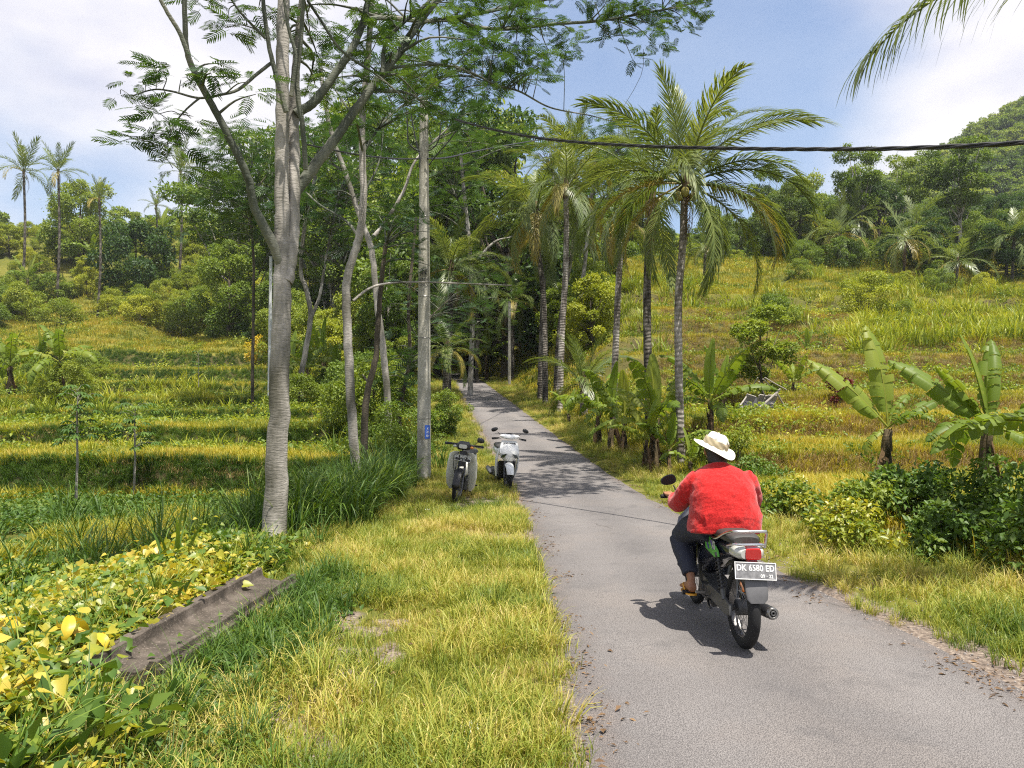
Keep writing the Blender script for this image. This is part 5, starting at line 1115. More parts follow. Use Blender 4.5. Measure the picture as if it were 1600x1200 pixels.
def plate(root,c,w,h,rot,l1,l2,s1,s2,mat='plate',bold=.0):
    o=MB().box((0,0,0),(w,.003,h)).obj('number_plate',M[mat],root,smooth=False,bevel=.001,loc=c,rot=rot)
    fr=MB()
    for q_,d in (((0,-.0025,h/2-.003),(w,.004,.005)),((0,-.0025,-h/2+.003),(w,.004,.005)),((-w/2+.003,-.0025,0),(.005,.004,h-.011)),((w/2-.003,-.0025,0),(.005,.004,h-.011))): fr.box(q_,d)
    fr.obj('plate_rim',M['letter'],o,smooth=False)
    text(l1,s1,M['letter'],o,(0,-.0028,h*.15),(math.pi/2,0,0),wscale=.86,bold=bold); text(l2,s2,M['letter'],o,(w*.27 if l2 and mat=='plate_worn' else 0,-.0028,-h*.29),(math.pi/2,0,0),wscale=.9,bold=bold*.6); return o

# ---- the ridden underbone: rear axle over local origin, forward = +Y
BX,BY=1.545,5.0
bk=empty('motorbike',(BX,BY,.004),R(1.5),'dark underbone motorbike being ridden away, worn number plate and green side decals','motorbike',scale=.95)
wheel(bk,'rear_wheel',(0,0,.288),.284,.040); wheel(bk,'front_wheel',(0,1.21,.284),.28,.034)
b=MB(); b.box((-.085,.24,.30),(.03,.52,.045),(R(3),0,0)); b.box((.085,.24,.30),(.03,.52,.045),(R(3),0,0)); b.cyl((-.10,.02,.288),(.10,.02,.288),.014); b.obj('swingarm',M['dsteel'],bk,smooth=False,bevel=.006)
b=MB().prism([(-.10,-.045),(.02,-.065),(.42,-.035),(.46,.03),(.40,.06),(.02,.05),(-.08,.03)],(-.115,0,.30),(0,1,0),(0,0,1),.022); b.obj('chain_guard',M['dsteel'],bk,smooth=False,bevel=.006)
for sx in (-1,1):
    lo,hi=Vector((sx*.125,.03,.335)),Vector((sx*.125,.17,.640)); d=hi-lo; b=MB(); b.cyl(lo,lo+d*.95,.010); b.cyl(lo,lo+d*.22,.015,.017); b.cyl(hi-d*.08,hi,.02)
    u=d.orthogonal().normalized(); w=d.normalized().cross(u); P=[lo+d*(.20+.72*t/120)+(u*math.cos(t*.47)+w*math.sin(t*.47))*.024 for t in range(121)]
    s_=b.obj('shock_absorber',M['dsteel'],bk); MB().tube(P,.0045,6).obj('spring',M['black'],s_)
# tail body, side covers, mudguards
b=MB().loft([((0,-.10,.665),.055,.03,(R(90),0,0)),((0,-.04,.68),.088,.045,(R(90),0,0)),((0,.12,.675),.105,.07,(R(90),0,0)),((0,.32,.65),.125,.095,(R(90),0,0)),((0,.52,.60),.13,.12,(R(90),0,0)),((0,.70,.50),.11,.12,(R(90),0,0)),((0,.86,.50),.07,.08,(R(90),0,0))],24); b.obj('body_panel',M['blue_paint'],bk)
for sx in (-1,1):
    dk=MB().prism([(-.17,.02),(.02,.065),(.16,.02),(.13,-.05),(-.12,-.055),(-.20,-.02)],(sx*.132,.30,.662),(0,sx*-1,.10),(0,0,1),.006).obj('side_decal',M['green_deco'],bk,smooth=False)
    g=MB(); g.prism([(-.10,.0),(-.02,.045),(.015,.03),(-.06,-.02)],(sx*.1365,.30,.672),(0,sx*-1,.10),(0,0,1),.004); g.prism([(.03,-.035),(.115,.045),(.135,.03),(.055,-.045)],(sx*.1365,.30,.672),(0,sx*-1,.10),(0,0,1),.004); g.obj('purple_stripe',M['purple_deco'],dk,smooth=False)
    text('Xi' if sx<0 else 'Xi',.085,M['silver_deco'],dk,(sx*.138,.22,.682),(R(90),0,R(-90 if sx<0 else 90)),bold=.002)
b=MB(); V=[];n=14
for i in range(n):
    a=R(20)+R(105)*i/(n-1)
    for k,(x,dr) in enumerate(((-.062,-.035),(-.05,.0),(0,.012),(.05,.0),(.062,-.035))): r=.325+dr; V.append((x,-r*math.cos(a),.288+r*math.sin(a)))
b=MB().add(V,[(i*5+k,(i+1)*5+k,(i+1)*5+k+1,i*5+k+1) for i in range(3,n-1) for k in range(4)]); o=b.obj('rear_mudguard',M['black'],bk); o.modifiers.new('s','SOLIDIFY').thickness=.005
o=MB().loft([((0.008,-.175,.625),.058,.012),((0.008,-.235,.565),.073,.011),((0.008,-.262,.47),.078,.010),((0.008,-.272,.41),.070,.009),((0.008,-.275,.385),.048,.007)],24,pw=5).obj('mud_flap',M['flap'],bk)
plate(bk,(.0,-.262,.597),.285,.115,(R(-14),R(3),R(2)),'DK 6580 ED','09 · 22',.056,.033,'plate_worn',.0012)
b=MB().box((.01,-.19,.63),(.10,.10,.015)); b.box((.01,-.215,.60),(.06,.03,.07)); b.obj('plate_bracket',M['black'],bk,smooth=False,bevel=.004)
tl=MB().loft([((0.005,-.04,.695),.112,.050,(R(90),0,0),3),((0.005,-.10,.695),.110,.049,(R(90),0,0),3),((0.005,-.15,.692),.096,.044,(R(90),0,0),3),((0.005,-.175,.690),.070,.034,(R(90),0,0),3)],28).obj('tail_light',M['clear_lens'],bk)
MB().loft([((0.018,-.03,.695),.058,.052,(R(90),0,0),5),((0.018,-.10,.695),.058,.051,(R(90),0,0),5),((0.018,-.155,.692),.057,.046,(R(90),0,0),5),((0.018,-.182,.690),.054,.036,(R(90),0,0),5)],28).obj('red_lens',M['red_lens'],tl)
MB().box((.012,-.155,.638),(.07,.04,.025)).obj('reflector',M['red_lens'],tl,smooth=False,bevel=.006)
b=MB().loft([((0,-.085,.765),.085,.028,(R(90),0,0),3),((0,-.06,.768),.105,.040,(R(90),0,0),3),((0,.10,.775),.122,.043,(R(90),0,0),3),((0,.32,.765),.128,.045,(R(90),0,0),3),((0,.55,.745),.115,.045,(R(90),0,0),3),((0,.70,.74),.075,.035,(R(90),0,0),3)],26); b.obj('seat',M['seat'],bk)
rail=[(-.128,.30,.735),(-.13,.18,.74),(-.118,.02,.800),(-.11,-.12,.838),(-.085,-.168,.845),(.085,-.168,.845),(.118,-.15,.838),(.125,-.13,.80),(.122,-.11,.725)]
b=MB().tube(curve_pts(q,rail,60),.0105,10); b.tube(curve_pts(q,[(-.11,-.02,.725),(-.10,-.13,.752),(-.06,-.165,.755),(.06,-.165,.755),(.12,-.12,.745)],24),.009,8); b.tube([(.122,-.11,.73),(.125,.05,.735),(.128,.30,.735)],.0105,10)
b.obj('grab_rail',M['chrome'],bk)
# exhaust
b=MB(); b.tube(curve_pts(q,[(.04,.62,.20),(.11,.50,.17),(.135,.40,.19),(.150,.33,.225)],14),.018,10); b.tube([(.150,.34,.222),(.152,.30,.228),(.165,.02,.262),(.168,-.06,.268),(.169,-.085,.27)],[.022,.042,.045,.044,.034],20); ex=b.obj('exhaust',M['black'],bk)
b=MB().torus((.170,-.105,.272),(.02,-1,.12),.030,.014,28,10,ry=.02); b.tube([(.169,-.075,.27),(.170,-.10,.272)],[.040,.044],24,cap=False); b.obj('exhaust_tip',M['steel'],ex)
MB().torus((.1705,-.122,.274),(.02,-1,.12),.013,.006,20,8).obj('exhaust_hole_ring',M['dsteel'],ex)
# engine, frame, pegs, stand
b=MB(); b.box((0,.56,.27),(.17,.26,.16),(R(8),0,0)); b.cyl((-.115,.52,.27),(.115,.52,.27),.065,n=20); b.cyl((-.12,.63,.28),(.12,.63,.28),.05,n=20)
for i in range(7): b.box((0,.72+.022*i,.31),(.12,.010,.11),(R(8),0,0))
b.obj('engine',M['dsteel'],bk,smooth=False,bevel=.006)
b=MB(); b.tube([(0,.30,.62),(0,.55,.48),(0,.85,.55),(0,1.0,.80),(0,1.04,.88)],[.03]*5,8); b.tube([(-.10,.43,.25),(.10,.43,.25)],.012); b.obj('frame',M['black'],bk)
for sx in (-1,1):
    b=MB().cyl((sx*.10,.62,.235),(sx*.27,.60,.245),.011); b.cyl((sx*.19,.602,.245),(sx*.275,.60,.249),.019); b.obj('foot_peg',M['black'],bk)
    b=MB().tube([(sx*.10,.43,.25),(sx*.16,.40,.27),(sx*.19,.36,.30)],.009,8); b.box((sx*.20,.355,.31),(.07,.02,.018)); b.obj('rear_foot_peg',M['steel'],bk)
MB().tube([(-.12,.62,.235),(-.19,.74,.22),(-.20,.80,.24),(-.22,.81,.245)],[.007]*4,8).obj('gear_lever',M['steel'],bk)
MB().tube([(-.10,.50,.20),(-.14,.34,.205),(-.15,.26,.215)],[.010]*3,8).obj('side_stand',M['black'],bk)
# front: leg shields, cowl, forks, mudguard, bars
for sx in (-1,1):
    b=MB().loft([((sx*.06,1.02,.86),.05,.03,(0,0,0)),((sx*.12,.98,.78),.085,.035),((sx*.155,.93,.62),.095,.04),((sx*.16,.89,.46),.085,.04),((sx*.14,.86,.33),.05,.035)],18); b.obj('leg_shield',M['blue_paint'],bk)
b=MB().loft([((0,1.00,.90),.10,.05),((0,1.03,.96),.12,.07),((0,1.05,1.02),.09,.05)],18); b.obj('handlebar_cowl',M['blue_paint'],bk)
b=MB().tube(curve_pts(q,[(-.345,.965,.955),(-.22,.985,.965),(-.10,1.02,.975),(.10,1.02,.975),(.22,.985,.965),(.345,.965,.955)],20),.0105,8); b.obj('handlebar',M['black'],bk)
for sx in (-1,1):
    MB().cyl((sx*.235,.982,.964),(sx*.355,.962,.954),.0165).obj('grip',M['rubber'],bk); MB().tube([(sx*.20,1.01,.96),(sx*.24,1.04,.955),(sx*.33,1.03,.945)],[.006]*3,6).obj('brake_lever',M['steel'],bk)
    b=MB().cyl((sx*.065,1.21,.30),(sx*.065,1.06,.78),.019,.022); b.obj('fork',M['dsteel'],bk)
    mirror(bk,(sx*.215,1.0,.975),(sx*.235,1.02,1.04),(sx*.275,1.02,1.085),.132,.082,R(-6*sx),R(14*sx))
V=[];n=12
for i in range(n):
    a=R(-10)+R(135)*i/(n-1)
    for x,dr in ((-.055,-.03),(-.045,0),(0,.012),(.045,0),(.055,-.03)): r=.31+dr; V.append((x,1.21+r*math.cos(a),.284+r*math.sin(a)))
o=MB().add(V,[(i*5+k,i*5+k+1,(i+1)*5+k+1,(i+1)*5+k) for i in range(n-1) for k in range(4)]).obj('front_mudguard',M['blue_paint'],bk); o.modifiers.new('s','SOLIDIFY').thickness=.005
MB().loft([((0,1.10,.90),.07,.05,(R(80),0,0)),((0,1.13,.90),.065,.045,(R(80),0,0))],18).obj('headlight',M['clear_lens'],bk)

# ---- the rider: one continuous body, clothes as children (same local frame as the bike)
def skinned(name,mat,parent,build,vox,it=3):
    b=MB(); build(b); return b.obj(name,M[mat],parent,remesh=vox,smooth_it=it)
hx=-.015
def hand(b,sx):
    g=Vector((sx*.295,.972,.959)); wr=Vector((sx*.275,.905,.958)); b.tube([(sx*.27,.80,.945),wr,wr+(g-wr)*.5],[.030,.026,.030],12); b.ell(wr.lerp(g,.62)+Vector((0,0,.012)),(.040,.045,.017),14,8,(R(-8),0,0))
    for k in range(4):      # fingers over the grip, curling under in front
        x=g.x+sx*(k-1.5)*.0205; r=.0088-.0006*abs(k-1.2); L_=[.95,1.05,1.0,.85][k]
        b.tube([(x,g.y-.03,g.z+.022),(x,g.y+.006*L_,g.z+.029),(x,g.y+.030*L_,g.z+.012),(x,g.y+.026,g.z-.012),(x,g.y+.008,g.z-.024)],[r*1.05,r*1.05,r,r*.95,r*.8],8)
    x=g.x-sx*.046; b.tube([(x+sx*.012,g.y-.045,g.z+.005),(x,g.y-.022,g.z-.010),(x-sx*.002,g.y+.002,g.z-.024)],[.012,.011,.009],8)
def foot(b,sx):
    a=Vector((sx*.205,.590,.33)); 
    b.loft([(a+Vector((0,-.045,-.045)),.030,.024,(R(90),0,0),2.2),(a+Vector((0,-.02,-.035)),.036,.042,(R(90),0,0),2.2),(a+Vector((0,.03,-.03)),.036,.044,(R(90),0,0),2.2),(a+Vector((-sx*-.006,.09,-.050)),.042,.028,(R(90),0,0),2.4),(a+Vector((sx*.010,.140,-.058)),.047,.019,(R(90),0,0),2.6),(a+Vector((sx*.010,.165,-.062)),.042,.014,(R(90),0,0),2.6)],20)
    for k in range(5): x=a.x+sx*(.045-.021*k) ; r=[.0085,.0085,.009,.0095,.0125][k]; y=a.y+[.168,.176,.183,.188,.190][k]; b.tube([(x,y-.03,a.z-.060),(x,y,a.z-.064),(x,y+.012,a.z-.068)],[r,r,r*.7],8)
    b.tube([a+Vector((sx*.012,.13,.18)),a+Vector((sx*.003,.035,.08)),a+Vector((0,.005,.02)),a+Vector((0,0,-.02))],[.044,.036,.031,.032],14)
def bodyf(b):
    b.loft([((0,.42,.80),.17,.13),((0,.43,.95),.16,.115),((hx,.47,1.08),.165,.105),((hx,.50,1.17),.16,.09),((hx,.515,1.215),.09,.07),((hx,.53,1.25),.056,.058),((hx,.545,1.31),.052,.056)],20)
    b.ell((hx,.565,1.365),(.076,.094,.112),24,18); b.ell((hx,.60,1.32),(.056,.058,.062),18,12)      # skull and jaw
    b.tube([(hx,.652,1.375),(hx,.672,1.345),(hx,.668,1.338)],[.010,.015,.013],8)                     # nose
    b.ell((hx,.650,1.300),(.024,.010,.007),10,6); b.ell((hx,.649,1.290),(.021,.010,.007),10,6)       # lips
    for sx in (-1,1):
        b.ell((hx+sx*.078,.56,1.355),(.010,.020,.032),10,8,(0,0,R(sx*-18))); b.ell((hx+sx*.031,.638,1.368),(.016,.012,.010),8,6)
        b.tube([(sx*.15,.50,1.16),(sx*.235,.56,1.06),(sx*.285,.68,.945),(sx*.275,.82,.945)],[.055,.048,.040,.032],12); hand(b,sx)
        b.tube([(sx*.09,.45,.80),(sx*.17,.68,.72),(sx*.225,.86,.62)],[.095,.082,.062],14); b.tube([(sx*.225,.85,.61),(sx*.218,.74,.52),(sx*.208,.64,.42)],[.056,.050,.040],14); foot(b,sx)
BODY=MB(); bodyf(BODY)
person=BODY.obj('person',M['skin'],None,remesh=.0055,smooth_it=2); person.location=(BX,BY,.004); person.rotation_euler=(0,0,R(1.5)); person.scale=(.95,.95,.95)
tag(person,'person in red knitted cardigan, navy trousers and cream sun hat riding the dark motorbike','person')
EY=MB()
for sx in (-1,1): EY.ell((hx+sx*.031,.6435,1.369),(.011,.010,.007),10,8)
EY.obj('eyes',simple('eye_white',(.5,.48,.45),.2),person)
def jack(b):
    b.loft([((-.005,.385,.752),.275,.200,(R(-4),0,0),2.5),((-.003,.388,.80),.270,.205,(R(-4),0,0),2.5),((.008,.392,.87),.268,.205,(R(-5),0,0),2.5),((0,.405,.95),.250,.195,(R(-7),0,0),2.5),((-.003,.425,1.03),.245,.182,(R(-8),0,0),2.5),((-.005,.450,1.10),.240,.162,(R(-10),0,0),2.5),((-.008,.475,1.155),.222,.135,(R(-12),0,0),2.4),((-.01,.495,1.20),.178,.108,(R(-14),0,0),2.3),((-.012,.51,1.232),.118,.088,(R(-16),0,0),2.2),((-.013,.522,1.252),.084,.080,(R(-18),0,0),2.1)],40)
    for sx in (-1,1):
        e=.01 if sx>0 else 0
        b.tube(curve_pts(q,[(sx*.165,.475,1.150),(sx*(.225),.50,1.09),(sx*(.268+e),.575,.995),(sx*(.288+e),.66,.935),(sx*.286,.75,.940),(sx*.275,.84,.950)],16),[.080,.084,.084,.082,.080,.079,.078,.076,.075,.073,.070,.068,.066,.063,.058,.053,.050],18)
        b.torus((sx*.275,.842,.950),(0,1,.1),.046,.008,20,8)
    for k in range(9):      # soft folds running over the back and flank
        a=k*.7; y=.22+.02*math.sin(k); x=-.20+.05*k; b.tube([(x,y+.02,.78),(x+.01,y+.004,.86),(x*.95,y+.03,.93)],[.010,.012,.004],6)
    pass
jk=MB(); jack(jk); J=jk.obj('cardigan',M['knit'],person,remesh=.0085,smooth_it=4)
tx=bpy.data.textures.new('folds','CLOUDS'); tx.noise_scale=.10; tx.noise_depth=2
dm=J.modifiers.new('fold','DISPLACE'); dm.texture=tx; dm.strength=.026; dm.mid_level=.5; dm.texture_coords='LOCAL'
def trs(b):
    b.loft([((0,.42,.74),.19,.15),((0,.41,.80),.215,.175),((0,.42,.88),.20,.16),((0,.43,.95),.17,.13)],26)
    for sx in (-1,1):
        b.tube(curve_pts(q,[(sx*.09,.36,.80),(sx*.13,.52,.785),(sx*.185,.70,.72),(sx*.225,.83,.64)],10),[.125,.130,.128,.124,.118,.112,.106,.100,.094,.088,.082],20)
        b.tube(curve_pts(q,[(sx*.225,.835,.64),(sx*.226,.80,.58),(sx*.218,.73,.515),(sx*.212,.66,.445),(sx*.207,.615,.385)],12),[.088,.086,.084,.083,.081,.078,.075,.072,.069,.067,.065,.064,.063],18)
        for zz in (.50,.46,.55): b.torus((sx*.216,.68+(zz-.46)*1.0,zz),(0,.7,1),.066,.009,20,6)
cb=MB(); cb.tube(curve_pts(q,[(-.078,.492,1.238),(-.05,.448,1.238),(0,.432,1.238),(.045,.446,1.238),(.066,.490,1.238)],14),.0075,8); cb.obj('collar',M['knit'],J)
t_=MB(); trs(t_); T_=t_.obj('trousers',M['trouser'],person,remesh=.0085,smooth_it=3); dm=T_.modifiers.new('fold','DISPLACE'); dm.texture=tx; dm.strength=.012; dm.texture_coords='LOCAL'
hb=MB(); hb.ell((hx,.548,1.378),(.086,.092,.100),24,16); hb.ell((hx,.505,1.315),(.072,.045,.062),18,12); hb.ell((hx,.500,1.275),(.050,.035,.035),14,10)
for i in range(14): a=R(200+10*i); hb.tube([(hx+.07*math.cos(a),.54+.07*math.sin(a),1.34),(hx+.072*math.cos(a),.535+.075*math.sin(a),1.27),(hx+.06*math.cos(a),.53+.06*math.sin(a),1.245)],[.014,.012,.004],6)
hb.obj('hair',M['hair'],person,remesh=.006,smooth_it=2)
# hat: crumpled crown, brim wide and wavy, tipped down to the right
Hm=Matrix.Translation((hx,.545,1.405))@Euler((R(13),R(19),R(4))).to_matrix().to_4x4()@Matrix.Scale(.90,4)
n=56; V=[]; prof=[(.0,.100),(.035,.099),(.066,.090),(.088,.070),(.099,.040),(.103,.010),(.106,-.012),(.135,-.020),(.165,-.028),(.190,-.036),(.191,-.041),(.165,-.034),(.135,-.027),(.102,-.020)]
for r_,z_ in prof:
    for i in range(n):
        a=2*math.pi*i/n; wv=(r_>.12)*(.017*math.sin(2*a+1.0)+.010*math.sin(3*a+.5))*(r_-.1)/.08; cr=(.03<r_<.11)*(-.012<z_<.1)*(.006*math.sin(5*a+z_*70)+.005*math.sin(9*a-z_*50)); V.append(Hm@Vector((math.cos(a)*(r_+cr),math.sin(a)*(r_+cr)*1.08,z_+wv+cr*.8)))
m=len(prof); hat=MB().add(V,[(j*n+i,j*n+(i+1)%n,(j+1)*n+(i+1)%n,(j+1)*n+i) for j in range(m-1) for i in range(n)]).obj('sun_hat',M['hat'],person,sub=1)
V=[]
for r_,z_ in ((.1045,.050),(.109,.034),(.1105,.016),(.1115,-.002),(.110,-.008)):
    for i in range(n): a=2*math.pi*i/n; cr=.0035*math.sin(7*a+z_*120)+.002*math.sin(13*a); V.append(Hm@Vector((math.cos(a)*(r_+cr),math.sin(a)*(r_+cr)*1.08,z_+.006*math.sin(2*a+1)+cr)))
MB().add(V,[(j*n+i,j*n+(i+1)%n,(j+1)*n+(i+1)%n,(j+1)*n+i) for j in range(4) for i in range(n)]).obj('hat_band',M['hat_tan'],hat,sub=1)
for sx in (-1,1):
    b=MB(); a=Vector((sx*.209,.59,.33)); b.loft([(a+Vector((0,-.065,-.084)),.020,.0,(0,0,0)),(a+Vector((0,.06,-.086)),.046,.145,(R(-4),0,0),2.8),(a+Vector((0,.06,-.098)),.046,.145,(R(-4),0,0),2.8)],30)
    o=b.obj('sandal',M['sandal'],person); MB().tube(curve_pts(q,[a+Vector((sx*.040,.03,-.070)),a+Vector((sx*.038,.085,-.030)),a+Vector((-sx*.005,.135,-.040)),a+Vector((-sx*.016,.155,-.07))],12),.006,8).tube(curve_pts(q,[a+Vector((-sx*.038,.03,-.070)),a+Vector((-sx*.034,.085,-.030)),a+Vector((-sx*.010,.135,-.040)),a+Vector((-sx*.016,.155,-.07))],12),.006,8).obj('strap',M['sandal'],o)

# ---- parked underbone by the pole: front axle over local origin, forward = -Y (towards the viewer)
g=G(713,12.55); s1=empty('parked_motorbike',g,R(-4),'small parked motorbike with cream leg shields leaning on its stand beside the concrete pole','motorbike','parked motorbikes')
s1.rotation_euler=(0,R(7),R(-5))
wheel(s1,'front_wheel',(0,0,.27),.27,.033,steer=R(-6)); wheel(s1,'rear_wheel',(0,1.2,.27),.27,.036)
for sx in (-1,1):
    b=MB().loft([((sx*.115,.16,.86),.050,.020,(R(0),0,R(sx*-12)),3),((sx*.155,.17,.82),.080,.024,(0,0,R(sx*-14)),3),((sx*.175,.20,.65),.090,.028,(0,0,R(sx*-18)),3),((sx*.190,.24,.45),.085,.028,(0,0,R(sx*-22)),3),((sx*.185,.28,.28),.065,.025,(0,0,R(sx*-22)),3),((sx*.170,.31,.20),.030,.018,(0,0,R(sx*-22)),3)],22); b.obj('leg_shield',M['cream_paint'],s1)
    MB().cyl((sx*.062,0,.27),(sx*.055,.14,.62),.019).obj('fork',M['dsteel'],s1); MB().cyl((sx*.19,.10,.985),(sx*.335,.15,.985),.017).obj('grip',M['rubber'],s1)
    MB().ell((sx*.145,.055,.955),(.035,.018,.022),12,8).obj('turn_signal',M['clear_lens'] if sx<0 else simple('amber_lens',(.55,.2,.03),.2),s1)
    MB().tube([(sx*.16,.07,.985),(sx*.22,.05,.975),(sx*.33,.10,.965)],[.006]*3,6).obj('brake_lever',M['black'],s1)
b=MB().loft([((0,.10,.90),.09,.05),((0,.07,.95),.125,.07),((0,.07,1.0),.115,.07),((0,.12,1.045),.08,.05)],20,pw=3); b.tube([(-.33,.14,.985),(0,.12,.985),(.33,.14,.985)],.02,10); b.obj('handlebar_cowl',M['black'],s1)
MB().loft([((0,.03,.965),.075,.038,(R(90),0,0),4),((0,.0,.965),.070,.034,(R(90),0,0),4)],20).obj('headlight',M['clear_lens'],s1)
b=MB().loft([((0,.13,.88),.06,.05),((0,.11,.75),.062,.05),((0,.12,.62),.075,.06)],16,pw=3); b.obj('steering_column_cover',M['black'],s1)
plate(s1,(.015,.052,.765),.27,.105,(0,R(4),0),'DK 9007 SO','08 · 23',.062,.028,'plate',.0012)
V=[];n=14
for i in range(n):
    a=R(-25)+R(165)*i/(n-1)
    for x,dr in ((-.062,-.045),(-.055,0),(0,.018),(.055,0),(.062,-.045)): r=.305+dr; V.append((x,-r*math.cos(a+.5),.27+r*math.sin(a+.5)))
o=MB().add(V,[(i*5+k,(i+1)*5+k,(i+1)*5+k+1,i*5+k+1) for i in range(n-1) for k in range(4)]).obj('front_mudguard',M['black'],s1); o.modifiers.new('s','SOLIDIFY').thickness=.006
MB().torus((-.10,.12,.50),(1,.2,0),.09,.006,20,6).tube([(.0,.10,.9),(-.14,.02,.8),(-.12,.0,.6),(-.06,.02,.42)],[.006]*4,6).obj('brake_cable',M['cable'],s1)
MB().loft([((0,.62,.80),.09,.03,(R(90),0,0),3),((0,.80,.81),.125,.045,(R(90),0,0),3),((0,1.15,.83),.12,.045,(R(90),0,0),3),((0,1.32,.84),.08,.03,(R(90),0,0),3)],20).obj('seat',M['seat'],s1)
MB().loft([((0,.30,.50),.07,.08,(R(90),0,0)),((0,.60,.55),.11,.12,(R(90),0,0)),((0,.95,.66),.12,.11,(R(90),0,0)),((0,1.35,.74),.08,.06,(R(90),0,0))],20).obj('body_panel',M['cream_paint'],s1)
MB().box((0,.58,.28),(.2,.34,.2)).cyl((-.14,.55,.27),(.14,.55,.27),.06).obj('engine',M['dsteel'],s1,smooth=False,bevel=.02)
MB().cyl((-.25,.62,.27),(.25,.62,.27),.013).obj('foot_peg',M['black'],s1); MB().tube([(.10,.60,.22),(.20,.68,.03),(.215,.68,-.01)],[.010]*3,8).obj('side_stand',M['black'],s1)
MB().tube([(-.12,.7,.22),(-.15,.9,.25),(-.15,1.35,.30)],[.02,.04,.042],14).obj('exhaust',M['steel'],s1)
mirror(s1,(.17,.12,1.0),(.23,.12,1.06),(.275,.12,1.095),.125,.085,R(186),R(-12))

# ---- parked white scooter
g=G(795,14.5); s2=empty('scooter',(g.x-.03,g.y,g.z),R(6),'white automatic scooter with two mirrors parked facing the viewer at the road edge','scooter','parked motorbikes')
s2.rotation_euler=(0,R(4),R(10))
wheel(s2,'front_wheel',(0,0,.24),.24,.045,False,steer=R(4)); wheel(s2,'rear_wheel',(0,1.24,.24),.24,.05,False)
# apron
ap=MB().loft([((0,.16,.95),.15,.040,(R(-14),0,0),3),((0,.13,.90),.175,.055,(R(-14),0,0),3),((0,.09,.80),.195,.070,(R(-14),0,0),2.8),((0,.06,.70),.200,.080,(R(-14),0,0),2.6),((0,.07,.62),.150,.075,(R(-14),0,0),2.4),((0,.10,.55),.075,.050,(R(-14),0,0),2.2)],26).obj('front_panel',M['white_paint'],s2)
for sx in (-1,1):
    MB().loft([((sx*.185,.20,.80),.020,.06),((sx*.215,.24,.60),.024,.07),((sx*.21,.30,.40),.024,.07),((sx*.18,.36,.24),.02,.05)],14).obj('leg_shield',M['white_paint'],s2)
    MB().prism([(-.065,.045),(.035,.02),(.065,-.045),(-.01,-.035)] if sx>0 else [(.065,.045),(-.035,.02),(-.065,-.045),(.01,-.035)],(sx*.115,-.005,.665),(1,.25*sx,0),(0,-.1,1),.03).obj('headlight',M['mirror'],ap,smooth=False,bevel=.006)
    MB().prism([(-.02,.035),(.015,.03),(.018,-.03)],(sx*.165,.045,.76),(1,.4*sx,0),(0,-.1,1),.015).obj('turn_signal',simple('smoke_lens',(.12,.10,.10),.2),ap,smooth=False)
    MB().cyl((sx*.075,0,.24),(sx*.07,.10,.55),.02).obj('fork',M['dsteel'],s2)
    MB().cyl((sx*.20,.16,1.0),(sx*.345,.20,.985),.017).obj('grip',M['rubber'],s2); MB().tube([(sx*.18,.12,.99),(sx*.24,.11,.98),(sx*.34,.16,.965)],[.006]*3,6).obj('brake_lever',M['steel'],s2)
    mirror(s2,(sx*.165,.15,1.03),(sx*.25,.14,1.12),(sx*.31,.14,1.165),.13,.075,R(180+sx*8),R(sx*-22))
MB().loft([((0,.20,.55),.17,.06,(R(-10),0,0),3),((0,.24,.40),.17,.06,(R(-8),0,0),3),((0,.28,.26),.15,.05,(0,0,0),3)],20).obj('inner_shield',M['black'],s2)
MB().loft([((0,.14,.985),.055,.05),((0,.12,1.01),.16,.07),((0,.13,1.04),.205,.075),((0,.16,1.07),.18,.06),((0,.19,1.085),.10,.04)],24,pw=2.6).obj('handlebar_cowl',M['white_paint'],s2)
MB().loft([((0,.19,1.088),.07,.03,(R(-30),0,0)),((0,.19,1.095),.065,.026,(R(-30),0,0))],16).obj('speedometer',M['black'],s2)
plate(s2,(0,.068,.885),.255,.085,(R(-10),0,0),'DK 2431 LA','07 · 24',.058,.022,'plate',.0012)
V=[];n=14
for i in range(n):
    a=R(15)+R(120)*i/(n-1); wd=.062+.02*math.sin(math.pi*i/(n-1))
    for x,dr in ((-1,-.05),(-.85,-.005),(0,.022),(.85,-.005),(1,-.05)): r=.285+dr; V.append((x*wd,-r*math.cos(a),.24+r*math.sin(a)))
o=MB().add(V,[(i*5+k,(i+1)*5+k,(i+1)*5+k+1,i*5+k+1) for i in range(n-1) for k in range(4)]).obj('front_mudguard',M['white_paint'],s2); o.modifiers.new('s','SOLIDIFY').thickness=.006; o.modifiers.new('u','SUBSURF').render_levels=1
MB().loft([((0,.72,.72),.10,.05,(R(90),0,0)),((0,.90,.72),.15,.10,(R(90),0,0)),((0,1.25,.74),.15,.10,(R(90),0,0)),((0,1.55,.80),.07,.04,(R(90),0,0))],20).obj('body_panel',M['white_paint'],s2)
MB().loft([((0,.66,.77),.09,.03,(R(90),0,0),3),((0,.85,.80),.14,.045,(R(90),0,0),3),((0,1.25,.83),.14,.045,(R(90),0,0),3),((0,1.42,.85),.09,.03,(R(90),0,0),3)],20).obj('seat',M['seat'],s2)
MB().box((0,.50,.25),(.34,.46,.10)).obj('footboard',M['black'],s2,smooth=False,bevel=.03); MB().box((-.10,1.05,.28),(.16,.50,.18)).obj('engine',M['dsteel'],s2,smooth=False,bevel=.04)
MB().tube([(-.20,.9,.24),(-.21,1.0,.27),(-.21,1.38,.32)],[.03,.05,.052],14).obj('exhaust',M['steel'],s2); MB().tube([(.12,.62,.22),(.21,.66,.02),(.22,.66,-.01)],[.010]*3,8).obj('side_stand',M['black'],s2)

